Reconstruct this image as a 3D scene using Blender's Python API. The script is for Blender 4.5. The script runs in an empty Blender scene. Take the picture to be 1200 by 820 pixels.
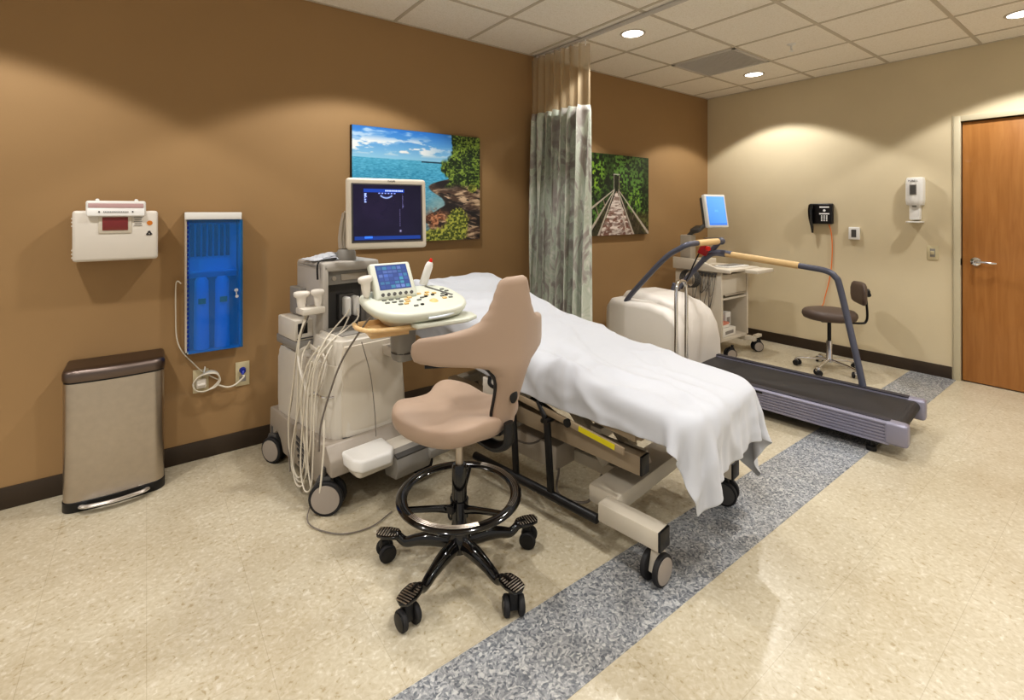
import bpy, bmesh, math, random
import numpy as np
from mathutils import Vector, Matrix, Euler
random.seed(7)
R = math.radians
COL = bpy.context.scene.collection

# ------------------------------------------------------------ materials
def lin(c):
    return tuple((x/12.92 if x <= .04045 else ((x+.055)/1.055)**2.4) for x in (v/255. for v in c))

def mat(name, rgb, rough=.5, metal=0, bump=0, bscale=60, spec=.5, coat=0, vary=0, vscale=8, alpha=1, trans=0, emit=0, sheen=0):
    m = bpy.data.materials.new(name); m.use_nodes = True
    nt = m.node_tree; N = nt.nodes; L = nt.links
    b = N['Principled BSDF']; c = lin(rgb)
    b.inputs['Base Color'].default_value = (*c, 1)
    b.inputs['Roughness'].default_value = rough
    b.inputs['Metallic'].default_value = metal
    b.inputs['Specular IOR Level'].default_value = spec
    b.inputs['Coat Weight'].default_value = coat
    b.inputs['Sheen Weight'].default_value = sheen
    b.inputs['Alpha'].default_value = alpha
    b.inputs['Transmission Weight'].default_value = trans
    if emit:
        b.inputs['Emission Color'].default_value = (*c, 1)
        b.inputs['Emission Strength'].default_value = emit
    tc = N.new('ShaderNodeTexCoord')
    if vary:
        n = N.new('ShaderNodeTexNoise'); n.inputs['Scale'].default_value = vscale
        n.inputs['Detail'].default_value = 4
        r = N.new('ShaderNodeValToRGB')
        r.color_ramp.elements[0].position = .3; r.color_ramp.elements[1].position = .7
        r.color_ramp.elements[0].color = (*[x*(1-vary) for x in c], 1)
        r.color_ramp.elements[1].color = (*[min(1, x*(1+vary)) for x in c], 1)
        L.new(tc.outputs['Object'], n.inputs['Vector']); L.new(n.outputs['Fac'], r.inputs['Fac'])
        L.new(r.outputs['Color'], b.inputs['Base Color'])
    if bump:
        n = N.new('ShaderNodeTexNoise'); n.inputs['Scale'].default_value = bscale
        n.inputs['Detail'].default_value = 3
        bp = N.new('ShaderNodeBump'); bp.inputs['Strength'].default_value = bump
        bp.inputs['Distance'].default_value = .004
        L.new(tc.outputs['Object'], n.inputs['Vector']); L.new(n.outputs['Fac'], bp.inputs['Height'])
        L.new(bp.outputs['Normal'], b.inputs['Normal'])
    return m

def ramp(N, stops, interp='LINEAR'):
    r = N.new('ShaderNodeValToRGB'); cr = r.color_ramp; cr.interpolation = interp
    while len(cr.elements) < len(stops): cr.elements.new(.5)
    for e, (p, c) in zip(cr.elements, stops):
        e.position = p; e.color = (*lin(c), 1)
    return r

def chip_mat(name, stops, scale, rough, wv=.3):
    """vinyl tile with small chips"""
    m = bpy.data.materials.new(name); m.use_nodes = True
    nt = m.node_tree; N = nt.nodes; L = nt.links; b = N['Principled BSDF']
    tc = N.new('ShaderNodeTexCoord')
    nz = N.new('ShaderNodeTexNoise'); nz.inputs['Scale'].default_value = 26; nz.inputs['Detail'].default_value = 2
    mx = N.new('ShaderNodeMix'); mx.data_type = 'VECTOR'; mx.inputs[0].default_value = .035
    L.new(tc.outputs['Object'], nz.inputs['Vector'])
    L.new(tc.outputs['Object'], mx.inputs[4]); L.new(nz.outputs['Color'], mx.inputs[5])
    v = N.new('ShaderNodeTexVoronoi'); v.inputs['Scale'].default_value = scale
    L.new(mx.outputs[1], v.inputs['Vector'])
    sep = N.new('ShaderNodeSeparateColor'); L.new(v.outputs['Color'], sep.inputs[0])
    n2 = N.new('ShaderNodeTexNoise'); n2.inputs['Scale'].default_value = scale*.8; n2.inputs['Detail'].default_value = 2
    L.new(mx.outputs[1], n2.inputs['Vector'])
    ad = N.new('ShaderNodeMath'); ad.operation = 'MULTIPLY_ADD'; ad.inputs[1].default_value = wv
    L.new(sep.outputs[0], ad.inputs[0])
    m2 = N.new('ShaderNodeMath'); m2.operation = 'MULTIPLY'; m2.inputs[1].default_value = 1-wv
    L.new(n2.outputs['Fac'], m2.inputs[0]); L.new(m2.outputs[0], ad.inputs[2])
    r = ramp(N, stops); L.new(ad.outputs[0], r.inputs['Fac'])
    # broad soft tone differences
    n3 = N.new('ShaderNodeTexNoise'); n3.inputs['Scale'].default_value = 2.2; n3.inputs['Detail'].default_value = 3
    L.new(tc.outputs['Object'], n3.inputs['Vector'])
    r3 = ramp(N, [(.3, (236, 232, 226)), (.7, (255, 255, 255))]); L.new(n3.outputs['Fac'], r3.inputs['Fac'])
    mm = N.new('ShaderNodeMix'); mm.data_type = 'RGBA'; mm.blend_type = 'MULTIPLY'; mm.inputs[0].default_value = 1
    L.new(r.outputs['Color'], mm.inputs[6]); L.new(r3.outputs['Color'], mm.inputs[7])
    # hairline joints every 12 inches
    br = N.new('ShaderNodeTexBrick'); br.offset = 0; br.inputs['Scale'].default_value = 1
    br.inputs['Brick Width'].default_value = .305; br.inputs['Row Height'].default_value = .305
    br.inputs['Mortar Size'].default_value = .0012; br.inputs['Mortar Smooth'].default_value = .3
    br.inputs['Color1'].default_value = br.inputs['Color2'].default_value = (1, 1, 1, 1)
    br.inputs['Mortar'].default_value = (.8, .78, .75, 1)
    mp = N.new('ShaderNodeMapping'); mp.inputs['Location'].default_value = (.0, -.11, 0)
    L.new(tc.outputs['Object'], mp.inputs['Vector']); L.new(mp.outputs[0], br.inputs['Vector'])
    m4 = N.new('ShaderNodeMix'); m4.data_type = 'RGBA'; m4.blend_type = 'MULTIPLY'; m4.inputs[0].default_value = .8
    L.new(mm.outputs[2], m4.inputs[6]); L.new(br.outputs['Color'], m4.inputs[7])
    L.new(m4.outputs[2], b.inputs['Base Color'])
    b.inputs['Roughness'].default_value = rough
    b.inputs['Specular IOR Level'].default_value = .45
    bp = N.new('ShaderNodeBump'); bp.inputs['Strength'].default_value = .05; bp.inputs['Distance'].default_value = .002
    L.new(n2.outputs['Fac'], bp.inputs['Height']); L.new(bp.outputs[0], b.inputs['Normal'])
    return m

def wood_mat(name, c1, c2, scale=1.0, rough=.4, axis='Z'):
    m = bpy.data.materials.new(name); m.use_nodes = True
    nt = m.node_tree; N = nt.nodes; L = nt.links; b = N['Principled BSDF']
    tc = N.new('ShaderNodeTexCoord'); mp = N.new('ShaderNodeMapping')
    mp.inputs['Scale'].default_value = {'Z': (14*scale, 14*scale, 1.4*scale), 'X': (1.5*scale, 16*scale, 16*scale)}[axis]
    n = N.new('ShaderNodeTexNoise'); n.inputs['Scale'].default_value = 2; n.inputs['Detail'].default_value = 6
    n.inputs['Distortion'].default_value = .6
    L.new(tc.outputs['Object'], mp.inputs[0]); L.new(mp.outputs[0], n.inputs['Vector'])
    r = ramp(N, [(.3, c1), (.7, c2)]); L.new(n.outputs['Fac'], r.inputs['Fac'])
    L.new(r.outputs['Color'], b.inputs['Base Color']); b.inputs['Roughness'].default_value = rough
    b.inputs['Coat Weight'].default_value = .15
    return m

def attr_mat(name, rough=.5, emit=0):
    m = bpy.data.materials.new(name); m.use_nodes = True
    nt = m.node_tree; N = nt.nodes; L = nt.links; b = N['Principled BSDF']
    a = N.new('ShaderNodeAttribute'); a.attribute_name = 'Col'
    L.new(a.outputs['Color'], b.inputs['Base Color']); b.inputs['Roughness'].default_value = rough
    if emit:
        L.new(a.outputs['Color'], b.inputs['Emission Color']); b.inputs['Emission Strength'].default_value = emit
        b.inputs['Base Color'].default_value = (0, 0, 0, 1)
    return m

M = {}
M['wall_brown'] = mat('brown_paint', (162, 132, 94), .6, bump=.06, bscale=220, vary=.02, vscale=3, spec=.3)
M['wall_cream'] = mat('cream_paint', (214, 200, 170), .6, bump=.06, bscale=220, vary=.02, vscale=3, spec=.3)
M['tower'] = mat('tower_grey', (184, 178, 170), .42)
M['skirt'] = mat('skirt', (160, 150, 138), .45)
M['base_dark'] = mat('baseboard_vinyl', (62, 50, 38), .45)
M['frame_paint'] = mat('frame_paint', (205, 195, 168), .4)
M['door'] = wood_mat('door_veneer', (166, 112, 58), (182, 128, 72), 1, .4)
M['door_gap'] = mat('gap_black', (12, 10, 8), .8)
M['chrome'] = mat('chrome', (225, 225, 228), .12, 1)
M['brushed'] = mat('brushed_steel', (192, 182, 170), .34, 1, vary=.04, vscale=30)
M['steel_lid'] = mat('lid_steel', (120, 108, 102), .38, 1)
M['black'] = mat('black_plastic', (22, 21, 22), .42)
M['gloss_black'] = mat('gloss_black', (14, 13, 14), .12, coat=.6)
M['rubber'] = mat('rubber', (38, 37, 38), .7)
M['white'] = mat('white_plastic', (232, 230, 226), .38)
M['offwhite'] = mat('offwhite_plastic', (224, 217, 207), .42)
M['cream'] = mat('cream_plastic', (214, 205, 190), .42)
M['us_body'] = mat('us_body', (212, 205, 193), .42)
M['us_shade'] = mat('us_shade', (178, 168, 154), .45)
M['us_grey'] = mat('us_grey', (146, 142, 136), .45)
M['us_dark'] = mat('us_dark', (84, 82, 80), .45)
M['wheel_grey'] = mat('wheel_grey', (160, 150, 140), .5)
M['pale_green'] = mat('pale_green', (214, 216, 202), .35)
M['key_grey'] = mat('key_grey', (120, 122, 116), .4)
M['key_amber'] = mat('key_amber', (226, 190, 128), .4)
M['wood'] = wood_mat('maple', (226, 188, 134), (238, 206, 158), 3, .4, 'X')
M['upholstery'] = mat('taupe_vinyl', (166, 143, 124), .55, bump=.05, bscale=300, sheen=.15)
M['brown_vinyl'] = mat('brown_vinyl', (92, 78, 70), .5, bump=.05, bscale=300)
M['sheet'] = mat('white_sheet', (194, 196, 202), .85, bump=.12, bscale=14, sheen=.2)
M['mattress'] = mat('mattress_vinyl', (40, 38, 38), .5)
M['bed_paint'] = mat('bed_paint', (205, 196, 180), .4)
M['bed_brown'] = mat('bed_brown', (150, 134, 112), .45)
M['yellow'] = mat('yellow_sticker', (205, 190, 30), .5)
M['red'] = mat('red_plastic', (222, 40, 30), .35)
M['dark_red'] = mat('dark_red', (150, 22, 28), .35)
M['cable'] = mat('cable_cream', (214, 206, 190), .5)
M['cable_grey'] = mat('cable_grey', (120, 112, 104), .5)
M['orange'] = mat('cable_orange', (235, 130, 60), .5)
M['tread_rail'] = mat('tread_rail', (150, 148, 165), .38, .35)
M['tread_dark'] = mat('tread_dark', (52, 50, 58), .5)
M['tread_tube'] = mat('tread_tube', (96, 98, 112), .38, .2)
M['belt'] = mat('tread_belt', (48, 45, 45), .62, bump=.1, bscale=400)
M['grip'] = mat('foam_grip', (222, 190, 140), .6)
M['hood'] = mat('tread_hood', (226, 220, 212), .42)
M['white_label'] = mat('white_label', (240, 240, 238), .5)
M['dark_print'] = mat('dark_print', (40, 38, 44), .6)
M['grey_print'] = mat('grey_print', (150, 145, 140), .6)
M['red_window'] = mat('red_window', (128, 44, 42), .2, coat=.5)
M['orange_spot'] = mat('orange_spot', (205, 125, 45), .5)
M['pinkish'] = mat('pink_film', (198, 165, 165), .25)
M['ivory'] = mat('ivory_plate', (206, 194, 160), .4)
M['blue_plug'] = mat('blue_plug', (30, 48, 150), .4)
M['vent'] = mat('vent_paint', (205, 200, 194), .6)
M['grid'] = mat('grid_paint', (200, 190, 174), .5)
M['paper'] = mat('paper', (236, 232, 224), .7)
M['salmon'] = mat('salmon_paper', (222, 150, 130), .7)
M['phone'] = mat('phone_black', (24, 22, 24), .3)
M['cab_side'] = mat('cabinet_side', (210, 196, 178), .45)
M['inner_blue'] = mat('inner_panel', (225, 232, 240), .5)

def ceil_tile():
    m = mat('ceiling_tile', (212, 200, 180), .85, bump=.5, bscale=160)
    nt = m.node_tree; N = nt.nodes; L = nt.links; b = N['Principled BSDF']
    tc = [n for n in N if n.type == 'TEX_COORD'][0]
    v = N.new('ShaderNodeTexNoise'); v.inputs['Scale'].default_value = 110; v.inputs['Detail'].default_value = 4
    L.new(tc.outputs['Object'], v.inputs['Vector'])
    r = ramp(N, [(.36, (236, 229, 216)), (.5, (244, 238, 228)), (.8, (246, 240, 230))])
    L.new(v.outputs['Fac'], r.inputs['Fac']); L.new(r.outputs['Color'], b.inputs['Base Color'])
    return m
M['ceiling'] = ceil_tile()
M['floor'] = chip_mat('beige_tile', [(.27, (172, 158, 130)), (.34, (190, 180, 157)), (.52, (198, 189, 168)), (.64, (204, 196, 177)), (.74, (215, 209, 194))], 85, .28, .22)
M['strip'] = chip_mat('blue_tile', [(.26, (104, 108, 116)), (.38, (130, 134, 140)), (.5, (152, 155, 159)), (.62, (168, 170, 173)), (.74, (194, 195, 195))], 130, .26, .45)

def lamp_mat():
    m = bpy.data.materials.new('lamp_glow'); m.use_nodes = True
    b = m.node_tree.nodes['Principled BSDF']
    b.inputs['Base Color'].default_value = (1, 1, 1, 1)
    b.inputs['Emission Color'].default_value = (1, .96, .88, 1); b.inputs['Emission Strength'].default_value = 6
    return m
M['lamp'] = lamp_mat()

def blue_film():
    m = bpy.data.materials.new('blue_acrylic'); m.use_nodes = True
    nt = m.node_tree; N = nt.nodes; L = nt.links
    for n in list(N): N.remove(n)
    o = N.new('ShaderNodeOutputMaterial')
    t = N.new('ShaderNodeBsdfTransparent'); t.inputs[0].default_value = (.20, .66, 1, 1)
    d = N.new('ShaderNodeBsdfDiffuse'); d.inputs[0].default_value = (.01, .30, .80, 1)
    g = N.new('ShaderNodeBsdfGlossy'); g.inputs[0].default_value = (.9, .95, 1, 1); g.inputs['Roughness'].default_value = .12
    a = N.new('ShaderNodeMixShader'); a.inputs[0].default_value = .16
    c = N.new('ShaderNodeMixShader'); c.inputs[0].default_value = .05
    L.new(t.outputs[0], a.inputs[1]); L.new(d.outputs[0], a.inputs[2])
    L.new(a.outputs[0], c.inputs[1]); L.new(g.outputs[0], c.inputs[2]); L.new(c.outputs[0], o.inputs[0])
    return m
M['blue_film'] = blue_film()

def clear_mat():
    m = bpy.data.materials.new('clear_plastic'); m.use_nodes = True
    nt = m.node_tree; N = nt.nodes; L = nt.links
    for n in list(N): N.remove(n)
    o = N.new('ShaderNodeOutputMaterial')
    t = N.new('ShaderNodeBsdfTransparent'); t.inputs[0].default_value = (.85, .87, .88, 1)
    g = N.new('ShaderNodeBsdfGlossy'); g.inputs['Roughness'].default_value = .08
    c = N.new('ShaderNodeMixShader'); c.inputs[0].default_value = .3
    L.new(t.outputs[0], c.inputs[1]); L.new(g.outputs[0], c.inputs[2]); L.new(c.outputs[0], o.inputs[0])
    return m
M['clear'] = clear_mat()

def mesh_net():
    """open netting at the head of the curtain"""
    m = bpy.data.materials.new('curtain_net'); m.use_nodes = True
    nt = m.node_tree; N = nt.nodes; L = nt.links
    for n in list(N): N.remove(n)
    o = N.new('ShaderNodeOutputMaterial')
    t = N.new('ShaderNodeBsdfTransparent')
    d = N.new('ShaderNodeBsdfDiffuse'); d.inputs[0].default_value = (*lin((205, 188, 160)), 1)
    tr = N.new('ShaderNodeBsdfTranslucent'); tr.inputs[0].default_value = (*lin((205, 188, 160)), 1)
    a = N.new('ShaderNodeMixShader'); a.inputs[0].default_value = .4
    c = N.new('ShaderNodeMixShader'); c.inputs[0].default_value = .46
    L.new(d.outputs[0], a.inputs[1]); L.new(tr.outputs[0], a.inputs[2])
    L.new(t.outputs[0], c.inputs[1]); L.new(a.outputs[0], c.inputs[2]); L.new(c.outputs[0], o.inputs[0])
    return m
M['net'] = mesh_net()

def curtain_fabric():
    m = bpy.data.materials.new('curtain_print'); m.use_nodes = True
    nt = m.node_tree; N = nt.nodes; L = nt.links; b = N['Principled BSDF']
    uv = N.new('ShaderNodeAttribute'); uv.attribute_name = 'cloth'
    mp = N.new('ShaderNodeMapping'); mp.inputs['Scale'].default_value = (7, 3.2, 1)
    L.new(uv.outputs['Vector'], mp.inputs[0])
    n = N.new('ShaderNodeTexNoise'); n.inputs['Scale'].default_value = 1.0; n.inputs['Detail'].default_value = 6
    n.inputs['Distortion'].default_value = 2.2; L.new(mp.outputs[0], n.inputs['Vector'])
    r = ramp(N, [(.36, (158, 150, 144)), (.45, (178, 176, 168)), (.5, (200, 205, 192)), (.56, (186, 194, 178)), (.66, (216, 216, 206))])
    L.new(n.outputs['Fac'], r.inputs['Fac']); L.new(r.outputs['Color'], b.inputs['Base Color'])
    b.inputs['Roughness'].default_value = .8; b.inputs['Sheen Weight'].default_value = .2
    return m
M['curtain'] = curtain_fabric()

# ------------------------------------------------------------ geometry helpers
def V(*a): return Vector(a)

class G:
    def __init__(s): s.bm = bmesh.new()
    def merge(s, t, mtx=None, mi=0):
        if mtx is not None: t.transform(mtx)
        for f in t.faces: f.material_index = mi; f.smooth = True
        me = bpy.data.meshes.new('tmp'); t.to_mesh(me); t.free(); s.bm.from_mesh(me); bpy.data.meshes.remove(me)
        return s
    def box(s, c, d, bev=0, rot=(0, 0, 0), seg=2, mi=0):
        t = bmesh.new(); bmesh.ops.create_cube(t, size=1)
        for v in t.verts: v.co = Vector((v.co.x*d[0], v.co.y*d[1], v.co.z*d[2]))
        if bev: bmesh.ops.bevel(t, geom=t.edges[:], offset=min(bev, min(d)*.49), segments=seg, affect='EDGES', profile=.5)
        return s.merge(t, Matrix.Translation(c) @ Euler(rot).to_matrix().to_4x4(), mi)
    def span(s, a, b, bev=0, seg=2, mi=0):
        return s.box([(a[i]+b[i])/2 for i in range(3)], [abs(b[i]-a[i]) for i in range(3)], bev, seg=seg, mi=mi)
    def cyl(s, p0, p1, r, r2=None, n=28, bev=0, mi=0):
        p0 = Vector(p0); p1 = Vector(p1); d = p1-p0
        t = bmesh.new()
        bmesh.ops.create_cone(t, cap_ends=True, segments=n, radius1=r, radius2=r if r2 is None else r2, depth=d.length)
        if bev:
            es = [e for e in t.edges if len(e.link_faces) == 2 and any(len(f.verts) > 4 for f in e.link_faces)]
            bmesh.ops.bevel(t, geom=es, offset=bev, segments=3, affect='EDGES', profile=.5)
        q = d.to_track_quat('Z', 'Y').to_matrix().to_4x4()
        return s.merge(t, Matrix.Translation((p0+p1)/2) @ q, mi)
    def bar(s, p0, p1, w, h, bev=.004, up=(0, 0, 1), mi=0):
        """rectangular bar from p0 to p1; h along up, w sideways"""
        p0 = Vector(p0); p1 = Vector(p1); d = p1-p0; x = d.normalized(); u = Vector(up)
        y = u.cross(x).normalized(); z = x.cross(y)
        m = Matrix((x, y, z)).transposed().to_4x4()
        t = bmesh.new(); bmesh.ops.create_cube(t, size=1)
        for v in t.verts: v.co = Vector((v.co.x*d.length, v.co.y*w, v.co.z*h))
        if bev: bmesh.ops.bevel(t, geom=t.edges[:], offset=bev, segments=2, affect='EDGES', profile=.5)
        return s.merge(t, Matrix.Translation((p0+p1)/2) @ m, mi)
    def tube(s, pts, r, n=10, closed=False, smooth=6, mi=0, sx=1, sy=1, up=None):
        P = [Vector(p) for p in pts]
        if smooth: P = catmull(P, smooth, closed)
        k = len(P); rs = r if isinstance(r, (list, tuple)) else None
        t = bmesh.new(); rings = []
        T = []
        for i in range(k):
            a = P[(i-1) % k] if closed or i > 0 else P[i]; b = P[(i+1) % k] if closed or i < k-1 else P[i]
            T.append((b-a).normalized())
        nrm = Vector(up) if up else (Vector((0, 0, 1)) if abs(T[0].z) < .9 else Vector((1, 0, 0)))
        for i in range(k):
            if up: nrm = Vector(up)
            nrm = (nrm - T[i]*nrm.dot(T[i])).normalized(); bn = T[i].cross(nrm)
            if rs:
                f = i/(k-1)*(len(rs)-1); j = min(int(f), len(rs)-2); rr = rs[j]*(1-(f-j))+rs[j+1]*(f-j)
            else: rr = r
            rings.append([t.verts.new(P[i] + nrm*math.cos(2*math.pi*q/n)*rr*sy + bn*math.sin(2*math.pi*q/n)*rr*sx) for q in range(n)])
        rng = range(k) if closed else range(k-1)
        for i in rng:
            a = rings[i]; b = rings[(i+1) % k]
            for q in range(n): t.faces.new((a[q], a[(q+1) % n], b[(q+1) % n], b[q]))
        if not closed:
            t.faces.new(rings[0][::-1]); t.faces.new(rings[-1])
        bmesh.ops.recalc_face_normals(t, faces=t.faces[:])
        return s.merge(t, None, mi)
    def lathe(s, prof, loc=(0, 0, 0), rot=(0, 0, 0), n=32, mi=0, scale=(1, 1, 1)):
        t = bmesh.new(); rings = []
        for (r, z) in prof:
            if r < 1e-6: rings.append([t.verts.new((0, 0, z))])
            else: rings.append([t.verts.new((r*math.cos(2*math.pi*i/n), r*math.sin(2*math.pi*i/n), z)) for i in range(n)])
        for a, b in zip(rings, rings[1:]):
            if len(a) == 1 and len(b) == 1: continue
            for i in range(n):
                j = (i+1) % n
                if len(a) == 1: t.faces.new((a[0], b[i], b[j]))
                elif len(b) == 1: t.faces.new((a[i], a[j], b[0]))
                else: t.faces.new((a[i], a[j], b[j], b[i]))
        bmesh.ops.recalc_face_normals(t, faces=t.faces[:])
        return s.merge(t, Matrix.Translation(loc) @ Euler(rot).to_matrix().to_4x4() @ Matrix.Diagonal((*scale, 1)), mi)
    def prism(s, poly, a, b, plane='xy', bev=0, seg=2, mi=0, mtx=None):
        f = {'xy': lambda p, q: (p[0], p[1], q), 'xz': lambda p, q: (p[0], q, p[1]), 'yz': lambda p, q: (q, p[0], p[1])}[plane]
        t = bmesh.new()
        v0 = [t.verts.new(f(p, a)) for p in poly]; v1 = [t.verts.new(f(p, b)) for p in poly]
        t.faces.new(v0[::-1]); t.faces.new(v1); k = len(poly)
        for i in range(k): t.faces.new((v0[i], v0[(i+1) % k], v1[(i+1) % k], v1[i]))
        bmesh.ops.recalc_face_normals(t, faces=t.faces[:])
        if bev: bmesh.ops.bevel(t, geom=t.edges[:], offset=bev, segments=seg, affect='EDGES', profile=.5, clamp_overlap=True)
        return s.merge(t, mtx, mi)
    def loft(s, rings, caps=True, mi=0, mtx=None):
        t = bmesh.new(); R_ = [[t.verts.new(p) for p in r] for r in rings]; n = len(rings[0])
        for a, b in zip(R_, R_[1:]):
            for i in range(n): t.faces.new((a[i], a[(i+1) % n], b[(i+1) % n], b[i]))
        if caps: t.faces.new(R_[0][::-1]); t.faces.new(R_[-1])
        bmesh.ops.recalc_face_normals(t, faces=t.faces[:])
        return s.merge(t, mtx, mi)
    def ball(s, c, d, n=24, mi=0, rot=(0, 0, 0)):
        t = bmesh.new(); bmesh.ops.create_uvsphere(t, u_segments=n, v_segments=n//2, radius=.5)
        return s.merge(t, Matrix.Translation(c) @ Euler(rot).to_matrix().to_4x4() @ Matrix.Diagonal((*d, 1)), mi)
    def ring(s, c, R0, r, rot=(0, 0, 0), n=48, mi=0, k=10, sy=1):
        e = Euler(rot).to_matrix()
        P = [Vector(c) + e @ Vector((R0*math.cos(2*math.pi*i/n), R0*math.sin(2*math.pi*i/n), 0)) for i in range(n)]
        return s.tube(P, r, n=k, closed=True, smooth=0, mi=mi, sy=sy)
    def build(s, name, mats, parent=None, ang=38, sub=0):
        me = bpy.data.meshes.new(name); s.bm.to_mesh(me); s.bm.free()
        for m in (mats if isinstance(mats, (list, tuple)) else [mats]): me.materials.append(M[m])
        me.set_sharp_from_angle(angle=R(ang))
        o = bpy.data.objects.new(name, me); COL.objects.link(o)
        if parent is not None: o.parent = parent
        if sub:
            md = o.modifiers.new('sub', 'SUBSURF'); md.levels = sub; md.render_levels = sub
        return o

def catmull(P, k, closed=False):
    if len(P) < 3: return P
    out = []; n = len(P)
    rng = n if closed else n-1
    for i in range(rng):
        if closed: p0, p1, p2, p3 = P[(i-1) % n], P[i], P[(i+1) % n], P[(i+2) % n]
        else:
            p1, p2 = P[i], P[i+1]
            p0 = P[i-1] if i else p1*2-p2; p3 = P[i+2] if i+2 < n else p2*2-p1
        for j in range(k):
            t = j/k
            out.append(.5*((2*p1)+(-p0+p2)*t+(2*p0-5*p1+4*p2-p3)*t*t+(-p0+3*p1-3*p2+p3)*t**3))
    if not closed: out.append(P[-1])
    return out

def tag(o, label, cat, group=None, kind=None):
    o['label'] = label; o['category'] = cat
    if group: o['group'] = group
    if kind: o['kind'] = kind
    return o
def thing(name, label, cat, loc=(0, 0, 0), rz=0, group=None):
    o = bpy.data.objects.new(name, None); COL.objects.link(o)
    o.empty_display_size = .1
    o.location = loc; o.rotation_euler = (0, 0, R(rz)); return tag(o, label, cat, group)
def struct(name, g, m, parent=None, **k):
    o = g.build(name, m, parent, **k)
    if parent is None: o['kind'] = 'structure'
    return o
def kids(o): return [c for c in bpy.data.objects if c.parent == o]
def copy_tree(o, parent=None):
    c = o.copy(); COL.objects.link(c)
    if parent: c.parent = parent
    for ch in kids(o): copy_tree(ch, c)
    return c

def text(body, size, mtx, m, parent, name='lettering', ext=.0006):
    cu = bpy.data.curves.new('txt', 'FONT'); cu.body = body; cu.size = size; cu.extrude = ext
    cu.align_x = 'CENTER'; cu.align_y = 'CENTER'
    t = bpy.data.objects.new('txt', cu); COL.objects.link(t)
    me = bpy.data.meshes.new_from_object(t.evaluated_get(bpy.context.evaluated_depsgraph_get()))
    bpy.data.objects.remove(t); me.materials.clear(); me.materials.append(M[m]); me.transform(mtx); me.name = name
    o = bpy.data.objects.new(name, me); COL.objects.link(o)
    if parent is not None: o.parent = parent
    return o

def arr_lin(a):
    a = a/255.; return np.where(a <= .04045, a/12.92, ((a+.055)/1.055)**2.4)
def picture_mesh(name, img, w, h, m, parent, mtx):
    """img: (ny,nx,3) sRGB 0-255, row 0 = bottom; lies in local xz, facing -y"""
    ny, nx, _ = img.shape
    xs = np.linspace(-w/2, w/2, nx); zs = np.linspace(-h/2, h/2, ny)
    X, Z = np.meshgrid(xs, zs); co = np.stack([X, np.zeros_like(X), Z], -1).reshape(-1, 3)
    idx = np.arange(nx*ny).reshape(ny, nx)
    F = np.stack([idx[:-1, :-1], idx[:-1, 1:], idx[1:, 1:], idx[1:, :-1]], -1).reshape(-1, 4)
    me = bpy.data.meshes.new(name); me.from_pydata(co.tolist(), [], F.tolist())
    a = me.color_attributes.new('Col', 'FLOAT_COLOR', 'POINT')
    c = np.ones((nx*ny, 4)); c[:, :3] = arr_lin(np.clip(img, 0, 255)).reshape(-1, 3)
    a.data.foreach_set('color', c.ravel()); me.materials.append(m); me.transform(mtx)
    o = bpy.data.objects.new(name, me); COL.objects.link(o); o.parent = parent
    return o

# numpy value noise
rng = np.random.default_rng(3)
_T = rng.random((256, 256))
def vn(x, y):
    xi = np.floor(x).astype(int); yi = np.floor(y).astype(int); fx = x-xi; fy = y-yi
    fx = fx*fx*(3-2*fx); fy = fy*fy*(3-2*fy); t = lambda a, b: _T[a % 256, b % 256]
    return (t(xi, yi)*(1-fx)+t(xi+1, yi)*fx)*(1-fy)+(t(xi, yi+1)*(1-fx)+t(xi+1, yi+1)*fx)*fy
def fbm(x, y, o=4):
    s = 0; a = .5; n = 0
    for i in range(o): s = s+a*vn(x*2**i+17*i, y*2**i+9*i); n += a; a *= .5
    return s/n
def mixc(a, b, t):
    t = np.clip(t, 0, 1)[..., None]; return np.asarray(a)*(1-t)+np.asarray(b)*t
def sm(a, b, x):
    t = np.clip((x-a)/(b-a), 0, 1); return t*t*(3-2*t)

# ------------------------------------------------------------ camera
sc = bpy.context.scene
cam = bpy.data.cameras.new('camera'); co = bpy.data.objects.new('camera', cam); COL.objects.link(co); sc.camera = co
co.location = (0, 0, 1.395); co.rotation_euler = (R(90), 0, R(53.13-90))
cam.sensor_fit = 'HORIZONTAL'; cam.sensor_width = 36; cam.lens = 36*571/1200; cam.shift_y = -162/1200
cam.clip_start = .02; cam.clip_end = 60

# ------------------------------------------------------------ room
YW, XW, H = 3.26, 5.37, 2.74
X0, Y0 = -3.2, -2.6
g = G(); g.span((X0, Y0, -.1), (XW+.2, YW+.15, 0)); struct('floor', g, 'floor')
g = G(); g.span((X0, 1.02, 0), (XW, 1.325, .0012)); struct('trim_1', g, 'strip')
g = G(); g.span((X0, YW, 0), (XW+.15, YW+.12, H+.1)); struct('wall_left', g, 'wall_brown')
DY1, DY0, DH = .993, .065, 2.138
g = G()
g.span((XW, DY1, 0), (XW+.12, YW, H+.1)); g.span((XW, DY0, DH), (XW+.12, DY1, H+.1)); g.span((XW, Y0, 0), (XW+.12, DY0, H+.1))
struct('wall_right', g, 'wall_cream')
g = G(); g.span((X0, Y0, H), (XW+.15, YW+.15, H+.05)); struct('ceiling', g, 'ceiling')
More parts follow.
